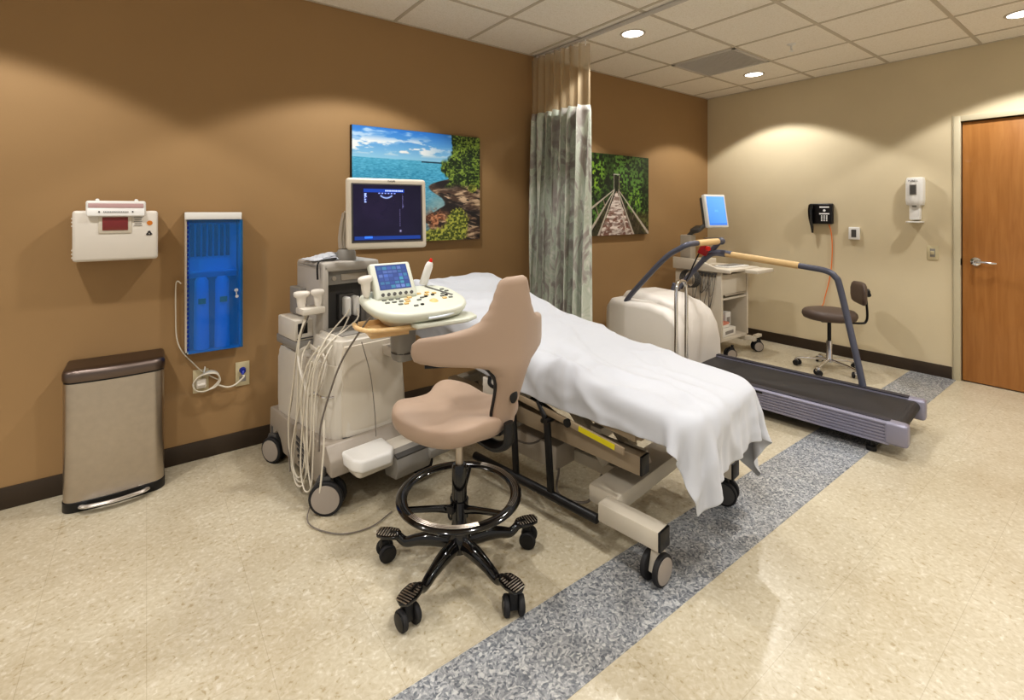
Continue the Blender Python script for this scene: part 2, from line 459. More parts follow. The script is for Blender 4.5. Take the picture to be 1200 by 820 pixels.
# T-bar grid
g = G()
x = 4.45-.61*12
while x < XW+.3:
    if X0 < x < XW: g.span((x-.012, Y0, H-.004), (x+.012, YW, H+.001))
    x += .61
y = 2.70-.61*8
while y < YW:
    if y > Y0: g.span((X0, y-.012, H-.0045), (XW, y+.012, H+.001))
    y += .61
g.span((X0, YW-.02, H-.005), (XW, YW, H+.001)); g.span((XW-.02, Y0, H-.005), (XW, YW, H+.001))
struct('trim_2', g, 'grid')
def skirting(name, a, b):
    g = G(); g.span(a, b, bev=.003); struct(name, g, 'base_dark')
skirting('baseboard_left', (X0, YW-.009, .0), (XW, YW+.002, .102))
skirting('baseboard_right', (XW-.009, 1.045, .0), (XW+.002, YW-.009, .102))
# door
g = G(); g.span((XW+.02, DY0+.006, .008), (XW+.06, DY1-.006, DH-.006), bev=.002)
d1 = struct('door_1', g, 'door')
g = G(); g.span((XW+.07, DY0-.01, 0), (XW+.1, DY1+.01, DH+.01)); struct('door_gap', g, 'door_gap', d1)
g = G()
cy = .905; cz = .99
g.lathe([(0, 0), (.033, 0), (.035, .004), (.033, .01), (.02, .016), (.012, .02), (.012, .05), (0, .05)], (XW+.02, cy, cz), (0, R(-90), 0))
g.tube([(XW-.025, cy, cz), (XW-.034, cy-.012, cz), (XW-.036, cy-.05, cz+.002), (XW-.034, cy-.1, cz-.004), (XW-.024, cy-.125, cz-.004)], [.011, .012, .010, .009, .007], n=12)
struct('door_handle', g, 'chrome', d1)
g = G(); g.span((XW-.012, DY1-.001, .955), (XW+.03, DY1+.004, 1.01)); struct('strike_plate', g, 'black', d1)
g = G()
w = .045
def frame_leg(y0, y1, z0, z1): g.span((XW-.014, y0, z0), (XW+.12, y1, z1), bev=.003)
frame_leg(DY1, DY1+w, 0, DH+w); frame_leg(DY0-w, DY0, 0, DH+w); frame_leg(DY0, DY1, DH, DH+w)
struct('trim_3', g, 'frame_paint')
g = G(); g.tube([(XW-.004, 1.045, .005), (XW-.004, 1.045, 2.19)], .004, smooth=0); struct('trim_4', g, 'frame_paint')

# ------------------------------------------------------------ ceiling fittings
LX = [-2.555, -.725, 1.105, 2.935, 4.755]; LY = [2.395, .565, -1.265]
def make_light():
    t = thing('recessed_light', '', 'ceiling light', (0, 0, H), 0, 'recessed ceiling downlights')
    g = G(); g.lathe([(.076, .002), (.078, -.006), (.09, -.006), (.094, -.002), (.094, .001), (.076, .002)], n=48); g.build('trim_ring', 'grid', t)
    g = G(); g.lathe([(0, -.003), (.078, -.003), (.078, .0), (0, .0)], n=48); g.build('lens', 'lamp', t)
    return t
proto = make_light(); first = True
names = {(2.935, 2.395): 'round white recessed downlight in the ceiling just right of the curtain',
         (4.755, 2.395): 'round recessed downlight in the ceiling beyond the grey air vent',
         (4.755, .565): 'round recessed downlight near the cream wall above the wooden door'}
for lx in LX:
    for ly in LY:
        if (lx, ly) in names:
            o = proto if first else copy_tree(proto); first = False
            o.location = (lx, ly, H); o['label'] = names[(lx, ly)]
        ld = bpy.data.lights.new('downlight', 'SPOT'); ld.energy = 84; ld.spot_size = R(116); ld.spot_blend = .17
        ld.shadow_soft_size = .055; ld.color = (1, .985, .962)
        lo = bpy.data.objects.new('downlight', ld); COL.objects.link(lo); lo.location = (lx, ly, H-.012)
t = thing('air_vent', 'grey square return air grille set in the ceiling between two downlights', 'air vent', (4.145, 2.395, H))
g = G()
for sx, sy, lx, ly in ((0, .285, .6, .03), (0, -.285, .6, .03), (.285, 0, .03, .6), (-.285, 0, .03, .6)): g.box((sx, sy, -.006), (lx, ly, .008), .002)
g.build('frame', 'vent', t)
g = G(); g.box((0, 0, -.001), (.56, .56, .003)); g.build('backing', 'vent', t)
g = G()
for i in range(27): g.box((0, -.26+i*.02, -.006), (.55, .0135, .006), rot=(R(25), 0, 0))
g.build('louvres', 'vent', t)
t = thing('sprinkler_head', 'small chrome fire sprinkler head hanging from a ceiling tile', 'sprinkler', (4.145, 1.785, H))
g = G(); g.lathe([(0, 0), (.034, 0), (.03, -.006), (.012, -.01), (.009, -.012), (0, -.012)], n=24); g.build('escutcheon', 'white', t)
g = G(); g.cyl((0, 0, -.01), (0, 0, -.03), .009); g.tube([(.009, 0, -.028), (.016, 0, -.042), (.003, 0, -.056)], .0028, n=6); g.tube([(-.009, 0, -.028), (-.016, 0, -.042), (-.003, 0, -.056)], .0028, n=6)
g.cyl((0, 0, -.03), (0, 0, -.055), .004); g.build('body', 'white', t)
g = G(); g.cyl((0, 0, -.055), (0, 0, -.058), .02); g.build('deflector', 'white', t)

# ------------------------------------------------------------ curtain
t = thing('privacy_curtain', 'gathered grey green leaf print privacy curtain with beige netting top', 'curtain', (2.70, 2.93, 0))
def curtain_rows(z0, z1, nz, flare=1.0):
    """folds run along y; returns list of rows of points and cloth coords"""
    n = 260; rows = []; cl = []
    for k in range(nz+1):
        z = z0+(z1-z0)*k/nz; f = (2.7-z)/2.35
        row = []; cc = []
        for i in range(n+1):
            u = i/n
            yy = .30*(1-2*u)*(1+.04*f)+.004*math.sin(u*40)
            ph = u*2*math.pi*7.5
            amp = .045+.035*f
            xx = amp*math.sin(ph+.6*math.sin(f*3+u*5))+.012*math.sin(ph*2.3+f*4)+.02*math.sin(u*5+1)
            if z > 2.2: xx *= .8
            yy += .012*math.sin(ph*2+1+f*2)
            row.append((xx-.075*(1-u)-.03*f, yy-.01*f, z)); cc.append((u*2.2, z, 0))
        rows.append(row); cl.append(cc)
    return rows, cl
def cloth_grid(name, rows, cl, m, parent, solid=.002):
    nr, nc = len(rows), len(rows[0]); vs = [p for r in rows for p in r]
    F = [(a*nc+b, a*nc+b+1, (a+1)*nc+b+1, (a+1)*nc+b) for a in range(nr-1) for b in range(nc-1)]
    me = bpy.data.meshes.new(name); me.from_pydata(vs, [], F)
    at = me.attributes.new('cloth', 'FLOAT_VECTOR', 'POINT')
    if cl: at.data.foreach_set('vector', [x for r in cl for p in r for x in p])
    me.materials.append(M[m]); me.shade_smooth()
    o = bpy.data.objects.new(name, me); COL.objects.link(o); o.parent = parent
    if solid:
        md = o.modifiers.new('solid', 'SOLIDIFY'); md.thickness = solid; md.offset = 0
    return o
rows, cl = curtain_rows(.32, 2.215, 40); cloth_grid('fabric_panel', rows, cl, 'curtain', t)
rows, cl = curtain_rows(2.205, 2.69, 10); cloth_grid('netting', rows, cl, 'net', t, 0)
g = G()
for i in range(9):
    yy = .27-.54*i/8; g.tube([(0, yy, 2.675), (.006, yy, 2.69), (0, yy, 2.708)], .003, n=6); g.cyl((0, yy, 2.705), (0, yy, 2.722), .006)
g.build('carrier_hooks', 'white', t)
t = thing('curtain_track', 'slim metal curtain track running across the ceiling from the brown wall', 'curtain track', (2.70, 0, H))
g = G(); g.span((-.018, Y0, -.022), (.018, YW, -.004), bev=.003); g.build('rail', 'vent', t)
g = G(); g.span((-.02, YW-.03, -.03), (.02, YW-.005, 0)); g.build('end_bracket', 'us_grey', t)

# ------------------------------------------------------------ wall pictures
AM = attr_mat('print_canvas', .45)
def sea_image(nx=420, ny=320):
    u, v = np.meshgrid(np.linspace(0, 1, nx), np.linspace(0, 1, ny))
    hz = .735
    sky = mixc((150, 205, 235), (45, 120, 205), (v-hz)/(1-hz))
    cl = fbm(u*11+3, v*30, 5)
    band = sm(hz+.02, hz+.06, v)*(1-sm(.86, .97, v))*(1-.6*sm(.45, .75, u))
    c1 = sm(.47, .60, cl+.10*band-.03)*band
    sky = mixc(sky, np.full(3, 242), c1*.95)
    c2 = sm(.50, .66, fbm(u*5+9, v*22+4, 5))*sm(.84, .92, v)
    sky = mixc(sky, (230, 240, 248), c2*.65)
    sea = mixc((30, 130, 178), (105, 190, 222), v/hz*1.05-.25)
    rip = fbm(u*60, v*170, 3); sea = sea+(rip[..., None]-.5)*np.array([150, 130, 105])*(1.2-v[..., None])
    sea = mixc(sea, (168, 180, 172), sm(.40, .66, u)*(1-sm(.3, .62, v))*.75)
    img = np.where((v > hz)[..., None], sky, sea)
    img = mixc(img, (40, 70, 95), ((u > .50) & (u < .75) & (np.abs(v-hz+.01) < .007)).astype(float))
    # rocky shore
    edge = .58+.06*np.sin(v*22)+.07*fbm(u*3, v*10, 3)-.10*sm(.35, 0, v)+.10*sm(.5, .62, v)
    rock = sm(0, .02, u-edge)*(1-sm(.60, .64, v+.05*fbm(u*12, v*3)))
    rn = fbm(u*16+v*9, v*46-u*9, 5); rc = mixc((84, 64, 54), (206, 180, 150), sm(.3, .68, rn))
    st = sm(.54, .60, fbm(u*9+3, v*38+u*12, 4)); rc = mixc(rc, (32, 28, 30), st*.85)
    shade = np.exp(-(((u-.70)/.13)**2+((v-.53)/.05)**2))+np.exp(-(((u-.74)/.12)**2+((v-.31)/.055)**2))+.8*np.exp(-(((u-.95)/.09)**2+((v-.26)/.03)**2))
    rc = mixc(rc, (38, 33, 36), np.clip(shade*1.4-.1, 0, 1))
    img = mixc(img, rc, rock)
    # foliage at top right
    fe = .70+.10*np.sin(v*9+1.5)*0+.16*(1-sm(.60, .9, v))*-.3+.08*fbm(u*14, v*14, 4)
    tree = sm(0, .02, u-(fe+.0))*sm(.50, .56, v+.08*fbm(u*10, v*10)-.03)
    tree = np.maximum(tree, sm(0, .02, u-.62-.1*fbm(u*15, v*15))*sm(.58, .62, v)*(1-sm(.72, .78, v)))
    tn = fbm(u*85, v*80, 4)*.7+.3*fbm(u*20, v*20, 2); tcx = mixc((18, 38, 14), (138, 162, 66), sm(.36, .70, tn))
    img = mixc(img, tcx, tree)
    # bushes and reddish scrub at bottom
    b = np.exp(-(((u-.80)/.10)**2+((v-.18)/.14)**2))+np.exp(-(((u-.62)/.22)**2+((v-.02)/.10)**2))+.9*np.exp(-(((u-.93)/.05)**2+((v-.5)/.05)**2))
    bn = fbm(u*75+7, v*70, 4); bc = mixc((62, 76, 30), (184, 186, 84), sm(.34, .7, bn))
    red = np.exp(-(((u-.62)/.10)**2+((v-.20)/.08)**2)); img = mixc(img, mixc((96, 56, 40), (204, 146, 108), sm(.3, .7, fbm(u*60, v*70, 3))), np.clip(red*1.3, 0, 1)*(u > .5)*sm(.4, .5, fbm(u*18, v*18, 3)))
    img = mixc(img, bc, sm(.35, .6, b+.35*(bn-.5)))
    return img
def bridge_image(nx=380, ny=300):
    u, v = np.meshgrid(np.linspace(0, 1, nx), np.linspace(0, 1, ny))
    n = fbm(u*44, v*36, 4); n2 = fbm(u*5+3, v*5, 3)
    img = mixc((16, 32, 16), (92, 134, 58), sm(.36, .66, n)*(.45+.9*sm(.4, .62, n2)))
    img = mixc(img, (56, 70, 46), sm(.55, .8, u)*sm(.55, .9, v)*.35)
    img = mixc(img, (150, 185, 50), sm(.56, .64, n)*np.clip(np.exp(-((u-.58)/.04)**2-((v-.6)/.09)**2)+np.exp(-((u-.2)/.12)**2-((v-.72)/.2)**2)+.8*np.exp(-((u-.78)/.12)**2-((v-.45)/.12)**2), 0, 1))
    ground = sm(.34, .22, v)*sm(.62, .8, u); img = mixc(img, mixc((40, 34, 20), (128, 118, 70), n), ground*.8)
    vx, vy = .505, .545
    low = (v < vy)
    def line(x0, y0, x1, y1, w0, w1, c, vary=True):
        nonlocal img
        dx, dy = x1-x0, y1-y0; t = ((u-x0)*dx+(v-y0)*dy)/(dx*dx+dy*dy); tc = np.clip(t, 0, 1)
        d = np.hypot((u-x0-tc*dx)*1.3, v-y0-tc*dy); w = w0+(w1-w0)*tc
        m = 1-sm(w*.7, w*1.2, d)
        col = mixc(np.array(c)*.8, c, fbm(u*50, v*50, 2)) if vary else np.full(img.shape, c)
        img = mixc(img, col, m*.95)
    # dark underside of the side rails
    for x1 in (.06, .96):
        tt = np.clip((vy-v)/vy, 0, 1); a = np.minimum(vx+(x1-vx)*tt, vx+((.25 if x1 < .5 else .74)-vx)*tt); b_ = np.maximum(vx+(x1-vx)*tt, vx+((.25 if x1 < .5 else .74)-vx)*tt)
        img = mixc(img, mixc((34, 30, 24), (92, 78, 62), n), ((u > a) & (u < b_) & low)*.75)
    tt = np.clip((vy-v)/vy, 0, 1)
    deck = low & (np.abs(u-vx-.0*tt) < .006+.235*tt)
    pl = .5+.5*np.sin(14/(tt+.10)*2.2)
    dc = mixc((150, 128, 118), (228, 216, 208), sm(.3, .6, fbm(u*20, v*60, 3))); dc = mixc(dc, (120, 76, 64), .8*sm(.54, .7, fbm(u*26, v*44+5, 3)+.12*(np.abs(u-vx)/(.001+.235*tt)))*sm(.3, .6, tt)); dc = dc*(.86+.14*pl[..., None])
    img = mixc(img, dc, deck.astype(float))
    for (x1, y1, w1) in ((-.06, .17, .022), (.10, .0, .022), (.25, .0, .018), (.66, .0, .016), (.76, .0, .018), (1.0, .0, .022)):
        line(vx+(-.02 if x1 < .5 else .02), vy+.03, x1, y1, .006, w1, (212, 200, 188))
    for i in range(4):
        t0 = .35+.2*i; xx = vx+(-.03-vx)*t0; line(xx, vy+.03-(vy-.17)*t0, xx+.07*t0, vy-.5*t0-.02, .004, .010, (170, 150, 130))
        xx = vx+(.98-vx)*t0; line(xx, vy+.0-(vy)*t0+.02, xx-.04*t0, vy-.6*t0-.03, .004, .008, (120, 104, 90))
    line(.47, .50, .47, .76, .006, .006, (176, 166, 158)); line(.545, .50, .545, .76, .007, .007, (150, 132, 124)); line(.465, .757, .55, .757, .006, .006, (200, 196, 196))
    img = mixc(img, (16, 16, 12), ((u > .478) & (u < .535) & (v > vy) & (v < .74))*.8)
    return img
def canvas(label, x0, x1, z0, z1, img):
    t = thing('canvas_print', label, 'picture', ((x0+x1)/2, YW, z0), 0)
    w, h = x1-x0, z1-z0
    g = G(); g.box((0, -.021, h/2), (w, .038, h), .002); g.build('stretcher', 'black', t)
    picture_mesh('printed_face', img, w-.003, h-.003, AM, t, Matrix.Translation((0, -.0408, h/2)))
canvas('large canvas photo of a blue lake, rocky shore and trees behind the ultrasound monitor', 1.088, 2.10, 1.18, 1.975, sea_image())
canvas('canvas photo of a wooden footbridge leading into green forest beside the curtain', 3.19, 4.20, 1.165, 1.955, bridge_image())

# ------------------------------------------------------------ trash can
t = thing('step_trash_can', 'brushed stainless step trash can with dark lid against the brown wall', 'trash can', (-.12, 3.245, 0))
def dee(w, d, r=.05, n=10, bow=.012, y0=0):
    """plan outline: flat back at y0, gently bowed front with rounded corners"""
    P = [(-w/2, y0), (w/2, y0)]
    yf = y0-d
    for i in range(n+1):
        a = -i/n*math.pi/2; P.append((w/2-r+r*math.cos(a), yf+bow+r+r*math.sin(a)))
    for i in range(1, 14):
        s = i/14; P.append((w/2-r-(w-2*r)*s, yf+bow-bow*math.sin(s*math.pi)))
    for i in range(n+1):
        a = -math.pi/2-i/n*math.pi/2; P.append((-w/2+r+r*math.cos(a), yf+bow+r+r*math.sin(a)))
    return P
W_, D_ = .385, .235
g = G(); g.loft([[(x, y, z) for x, y in dee(W_, D_)] for z in (.045, .05, .59, .595)]); g.build('body', 'brushed', t, 50)
g = G(); g.loft([[(x*s, y*s, z) for x, y in dee(W_, D_)] for z, s in ((.602, 1.0), (.61, 1.018), (.638, 1.018), (.65, 1.0), (.657, .96))]); g.build('lid', 'steel_lid', t, 50)
g = G(); g.loft([[(x*.985, y*.985, z) for x, y in dee(W_, D_)] for z in (.59, .604)]); g.build('lid_gap', 'black', t)
g = G(); g.loft([[(x*s, y*s, z) for x, y in dee(W_, D_)] for z, s in ((0, 1.0), (.004, 1.015), (.045, 1.015), (.047, 1.0))]); g.build('base', 'black', t, 50)
g = G(); yf = -D_-.004
g.tube([(-.125, yf+.02, .03), (-.115, yf-.012, .032), (-.09, yf-.03, .034), (0, yf-.042, .034), (.09, yf-.03, .034), (.115, yf-.012, .032), (.125, yf+.02, .03)], .011, n=10, sx=1.6, sy=.7)
g.build('pedal', 'chrome', t)

# ------------------------------------------------------------ sharps container
t = thing('sharps_container', 'cream wall mounted sharps disposal box with small red window', 'sharps container', (-.12, YW, 1.15))
g = G(); g.box((0, -.062, .125), (.335, .11, .25), .014, seg=3)
for k in range(3):
    for zz in (.04, .195): g.box((-.169, -.055, zz-.02+k*.018), (.008, .07, .008), .002)
g.build('cabinet', 'offwhite', t)
g = G(); g.box((0, -.10, .262), (.235, .05, .075), .01, seg=3); g.box((0, -.122, .245), (.225, .02, .05), .006, rot=(R(-18), 0, 0))
g.build('flap_lid', 'white', t)
g = G(); g.box((0, -.1265, .275), (.215, .003, .022), .001); g.build('flap_window', 'pinkish', t)
g = G(); g.ball((-.075, -.095, .303), (.016, .016, .014)); g.ball((.078, -.095, .303), (.016, .016, .014)); g.build('hinge_knobs', 'white', t)
g = G(); g.box((-.005, -.1185, .185), (.13, .006, .095), .003); g.build('window_bezel', 'cream', t)
g = G(); g.box((-.005, -.1225, .185), (.1, .004, .066), .004); g.build('window', 'red_window', t)
g = G()
for i in range(5): g.box((.085, -.1185, .215-i*.010), (.034-.006*(i % 2), .001, .0035))
g.build('small_print', 'grey_print', t)
g = G(); g.cyl((.133, -.117, .187), (.133, -.119, .187), .012); g.build('round_sticker', 'orange_spot', t)
g = G(); g.ring((.131, -.1185, .133), .0075, .0016, (R(90), 0, 0), n=20, k=6)
for a in range(3):
    aa = R(90+120*a); g.ring((.131+.008*math.cos(aa), -.1185, .133+.008*math.sin(aa)), .0045, .0013, (R(90), 0, 0), n=14, k=6)
g.build('hazard_mark', 'dark_print', t)
g = G()
for i in range(16): g.box((-.048+i*.0062, -.1375, .2445), (.0036, .001, .005), rot=(R(-18), 0, 0))
g.box((-.066, -.1375, .2445), (.006, .001, .007)); g.box((.064, -.1375, .2445), (.006, .001, .007)); g.build('flap_print', 'dark_print', t)

# ------------------------------------------------------------ blue wall cabinet
t = thing('probe_cabinet', 'tall wall cabinet with transparent blue door and key in lock', 'cabinet', (.30, YW, .62))
w, h, d = .265, .77, .085
g = G(); g.span((-w/2, -d, 0), (-w/2+.008, 0, h), mi=0); g.span((w/2-.008, -d, 0), (w/2, 0, h)); g.span((-w/2, -d, 0), (w/2, 0, .008)); g.span((-w/2, -d, h-.008), (w/2, 0, h)); g.span((-w/2, -.008, 0), (w/2, 0, h))
g.build('case', 'cab_side', t)
g = G(); g.box((-.0, -d-.006, h-.018), (w+.006, .03, .04), .003); g.build('top_cap', 'white', t)
g = G()
g.box((0, -.035, h-.33), (w-.03, .05, .008))
g.build('shelf', 'inner_blue', t)
g = G(); g.box((0, -.03, h-.21), (w-.03, .004, .31)); g.build('inner_panel', 'inner_blue', t)
g = G()
for i in range(7): g.box((-.098+i*.0285, -.036, h-.155), (.018, .008, .18), .001)
g.build('vent_slots', 'dark_print', t)
for sx in (-.055, .045):
    g = G(); g.lathe([(0, 0), (.036, 0), (.038, .005), (.034, .38), (.02, .40), (0, .40)], (sx, -.042, .01), n=20); g.build('tube', 'inner_blue', t)
g = G(); g.box((-.055, -.081, .28), (.036, .002, .03)); g.box((.048, -.081, .282), (.036, .002, .03)); g.build('label_card', 'yellow', t)
g = G(); g.box((0.012, -d-.006, .365), (w-.004, .004, .73), .001); f = g.build('door', 'blue_film', t)
g = G()
for i in range(30): g.cyl((-w/2+.012, -d-.010, .02+i*.0245), (-w/2+.012, -d-.010, .034+i*.0245), .004, n=8)
g.build('hinge', 'blue_plug', f)
g = G(); g.cyl((.108, -d-.008, .33), (.108, -d-.02, .33), .010); g.box((.108, -d-.024, .318), (.006, .006, .03), .001); g.cyl((.110, -d-.026, .296), (.110, -d-.028, .296), .009)
g.build('lock_key', 'chrome', f)

def wall_plate(name, label, loc, w=.07, h=.115, normal='-y', cat='outlet'):
    t = thing(name, label, cat, loc, 0 if normal == '-y' else -90)
    g = G(); g.box((0, -.003, 0), (w, .006, h), .002); g.build('face_plate', 'ivory', t)
    return t
t = wall_plate('wall_outlet', 'ivory wall outlet under the blue cabinet hidden behind a coiled cord', (.245, YW, .44), .075, .13)
g = G()
for z in (.024, -.024):
    g.box((-.007, -.0065, z), (.002, .001, .008)); g.box((.007, -.0065, z), (.002, .001, .008))
g.build('sockets', 'dark_print', t)
g = G(); g.box((.0, -.022, -.01), (.05, .032, .05), .008, seg=3); g.box((.0, -.043, -.012), (.04, .014, .012), .004); g.build('adapter_plug', 'offwhite', t)
t = wall_plate('wall_outlet', 'ivory wall outlet with a blue plug in it right of the coiled cord', (.453, YW, .44), .073, .14)
g = G()
g.box((0, -.0065, -.03), (.034, .001, .03), .0005); g.build('sockets', 'grey_print', t)
g = G(); g.cyl((0, -.006, .022), (0, -.028, .018), .018, .014); g.cyl((0, -.028, .018), (-.004, -.045, .006), .011, .006); g.build('plug', 'blue_plug', t)
t = thing('coiled_power_cord', 'pale cord coiled by the outlet and looping up the side of the blue cabinet', 'cord', (.27, YW, .44))
g = G(); q = []
for i in range(0, 34):
    a = i*2*math.pi/10; r_ = .056+.010*math.sin(i*1.3); q.append((r_*math.cos(a), -.03-.0007*i, r_*math.sin(a)))
g.tube([(-.118, -.03, .56), (-.135, -.03, .575), (-.142, -.02, .54), (-.142, -.02, .40), (-.138, -.02, .27), (-.115, -.03, .19), (-.06, -.03, .11), (-.02, -.03, .06)]+q, .0035, n=6)
g.build('coil', 'cable', t)
g = G(); g.tube([(.055, -.04, -.03), (.10, -.045, -.05), (.14, -.045, -.045), (.183, -.045, -.01), (.180, -.042, .004)], .005, n=8); g.build('plug_lead', 'cable', t)
g = G(); g.box((-.01, -.036, .07), (.006, .02, .03), .001, rot=(0, R(12), 0)); g.build('cable_tie', 'white', t)

# ------------------------------------------------------------ right wall fittings
t = thing('wall_phone', 'black wall telephone on the cream wall with hanging handset', 'telephone', (XW, 2.022, 1.245), -90)
# local: x -> world -y, y -> world x (so facing -y = towards the room)
g = G(); g.box((0, -.025, .13), (.21, .045, .20), .012, seg=3); g.build('base', 'phone', t)
g = G(); g.tube([(-.078, -.06, .215), (-.08, -.075, .16), (-.079, -.07, .08), (-.072, -.055, .0), (-.07, -.05, -.06)], [.024, .022, .019, .014, .008], n=12, sx=1.1)
g.build('handset', 'gloss_black', t)
g = G(); g.box((.035, -.049, .195), (.085, .002, .014)); g.box((.035, -.049, .130), (.09, .002, .014)); g.cyl((.035, -.048, .162), (.035, -.050, .162), .012)
for i in range(3):
    for j in range(4): g.box((.012+i*.022, -.049, .108-j*.015), (.013, .002, .011), .0005)
g.build('keypad', 'white_label', t)
t = thing('orange_cable', 'thin orange cable hanging from the black telephone down behind the brown stool', 'cable', (XW, 1.96, .5))
g = G(); g.tube([(-.014, .0, .77), (-.014, -.02, .70), (-.014, -.03, .55), (-.014, -.022, .35), (-.014, .0, .2), (-.02, .03, .06), (-.03, .05, -.03), (-.025, .12, -.06)], .0045, n=6); g.build('cord', 'orange', t)
t = thing('thermostat', 'small white thermostat on the cream wall right of the telephone', 'thermostat', (XW, 1.745, 1.19), -90)
g = G(); g.box((0, -.0135, 0), (.09, .027, .118), .006, seg=3); g.build('case', 'white', t)
g = G(); g.box((0, -.0275, .0), (.04, .002, .072)); g.build('display', 'us_dark', t)
t = thing('sanitizer_dispenser', 'white hand sanitizer dispenser on the cream wall beside the door', 'soap dispenser', (XW, 1.283, 1.30), -90)
g = G()
g.loft([[(x*sw, y*sd, z) for x, y in dee(.125, .10, .03, bow=.012)] for z, sw, sd in ((.15, .82, .9), (.155, .9, .95), (.20, .98, 1.0), (.36, .98, .95), (.385, .92, .88), (.392, .8, .7))])
g.build('housing', 'white', t, 50)
g = G(); g.box((0, -.03, .09), (.075, .06, .13), .01); g.prism([(-.055, 0), (.055, 0), (.055, -.085), (.035, -.105), (-.035, -.105), (-.055, -.085)], 0, .012, 'xy', .003)
g.build('drip_tray', 'white', t)
g = G(); g.box((0.0, -.099, .285), (.05, .004, .09), .003, rot=(R(0), 0, 0)); g.build('window', 'us_grey', t)
g = G(); g.box((.0, -.1015, .285), (.038, .002, .075)); g.build('bottle_label', 'us_dark', t)
text('PURELL', .021, Matrix.Translation((0, -.0975, .36)) @ Euler((R(84), 0, 0)).to_matrix().to_4x4(), 'dark_print', t, 'brand_print')
g = G(); g.box((0, -.055, .145), (.03, .02, .02), .004); g.build('nozzle', 'us_grey', t)
t = wall_plate('light_switch', 'ivory light switch plate on the cream wall by the door frame', (XW, 1.172, 1.045), .075, .118, '-x', 'light switch')
g = G(); g.box((0, -.007, 0), (.034, .004, .07), .001); g.build('switch_surround', 'us_grey', t)
g = G(); g.box((0, -.012, 0), (.026, .009, .03), .002, rot=(R(8), 0, 0)); g.build('toggle', 'ivory', t)

# ------------------------------------------------------------ casters
def caster(parent, x, y, r, w=.022, twin=True, heading=0, hub='wheel_grey', forkm='bed_paint', stem=.04, name='caster'):
    """caster touching z=0 at x,y; heading = rolling direction angle (deg)"""
    e = Matrix.Translation((x, y, 0)) @ Matrix.Rotation(R(heading), 4, 'Z')
    g = G(); sp = .016 if twin else 0
    for sx in ((-1, 1) if twin else (0,)):
        yy = sx*(sp+w/2)
        g.cyl((0, yy-w/2, r), (0, yy+w/2, r), r, bev=.005, n=36)
    g.bm.transform(e); o = g.build(name, 'rubber', parent)
    g = G()
    for sx in ((-1, 1) if twin else (0,)):
        yy = sx*(sp+w/2)
        for s2 in (-1, 1):
            if twin and s2 != sx: continue
            g.lathe([(0, 0), (r*.82, 0), (r*.82, .003), (r*.3, .006), (0, .006)], (0, yy+s2*w/2, r), (R(-90*s2), 0, 0), n=32)
    g.bm.transform(e); g.build('hub_cap', hub, o)
    g = G(); top = 2*r+stem
    if twin:
        g.prism([(-r*.55, r*.8), (r*.35, r*.7), (r*.8, 2*r*.8), (r*.55, 2*r+.012), (-r*.2, 2*r+.012)], -sp+.001, sp-.001, 'xz', .003)
        g.cyl((0.02 if r > .04 else .006, 0, 2*r*.9), (0.02 if r > .04 else .006, 0, top), min(.012, r*.4))
    else:
        g.bar((0, -w*.5-.006, r*.9), (.0, -w*.5-.006, 2*r+.012), .004, r*.7, .001, up=(1, 0, 0)); g.bar((0, w*.5+.006, r*.9), (.0, w*.5+.006, 2*r+.012), .004, r*.7, .001, up=(1, 0, 0))
        g.box((0, 0, 2*r+.012), (r*.9, w+.02, .008), .002); g.cyl((0, 0, 2*r+.01), (0, 0, top), .010)
    g.bm.transform(e); g.build('fork', forkm, o)
    return o

# ------------------------------------------------------------ saddle chair
t = thing('saddle_chair', 'taupe saddle chair with winged backrest and glossy black footring base', 'chair', (.98, 1.65, 0), 22)
g = G()
g.lathe([(0, .075), (.038, .075), (.045, .09), (.047, .12), (.036, .15), (.029, .19), (.029, .40), (.024, .41), (0, .41)], n=32)
g.build('column', 'gloss_black', t)
g = G(); g.cyl((0, 0, .40), (0, 0, .565), .0155); g.build('gas_lift', 'brushed', t)
for k in range(5):
    a = R(61-22+72*k); m = Matrix.Rotation(a, 4, 'Z')
    g = G()
    # rounded tapering arm then a raised foot-pad
    P = [(.02, 0, .105), (.10, 0, .105), (.17, 0, .092), (.215, 0, .078), (.235, 0, .083), (.255, 0, .096), (.29, 0, .098)]
    g.tube(P, [.030, .030, .023, .020, .018, .017, .016], n=12, sx=.85, sy=1.0)
    pad = [(.245, -.014), (.262, -.030), (.30, -.034), (.335, -.026), (.348, 0), (.335, .026), (.30, .034), (.262, .030), (.245, .014)]
    g.prism(pad, .096, .108, 'xy', .004)
    g.bm.transform(m); lg = g.build('base_arm', 'gloss_black', t)
    g = G()
    for j in range(8):
        xx = .262+j*.011; g.box((xx, 0, .1088), (.0045, .052-.0008*abs(j-4)**2, .0022), .0008)
    g.bm.transform(m); g.build('grip_strips', 'brushed', lg)
    ca = caster(t, .305*math.cos(a), .305*math.sin(a), .034, .018, True, [20, 150, 75, 40, 110][k], 'black', 'black', .03)
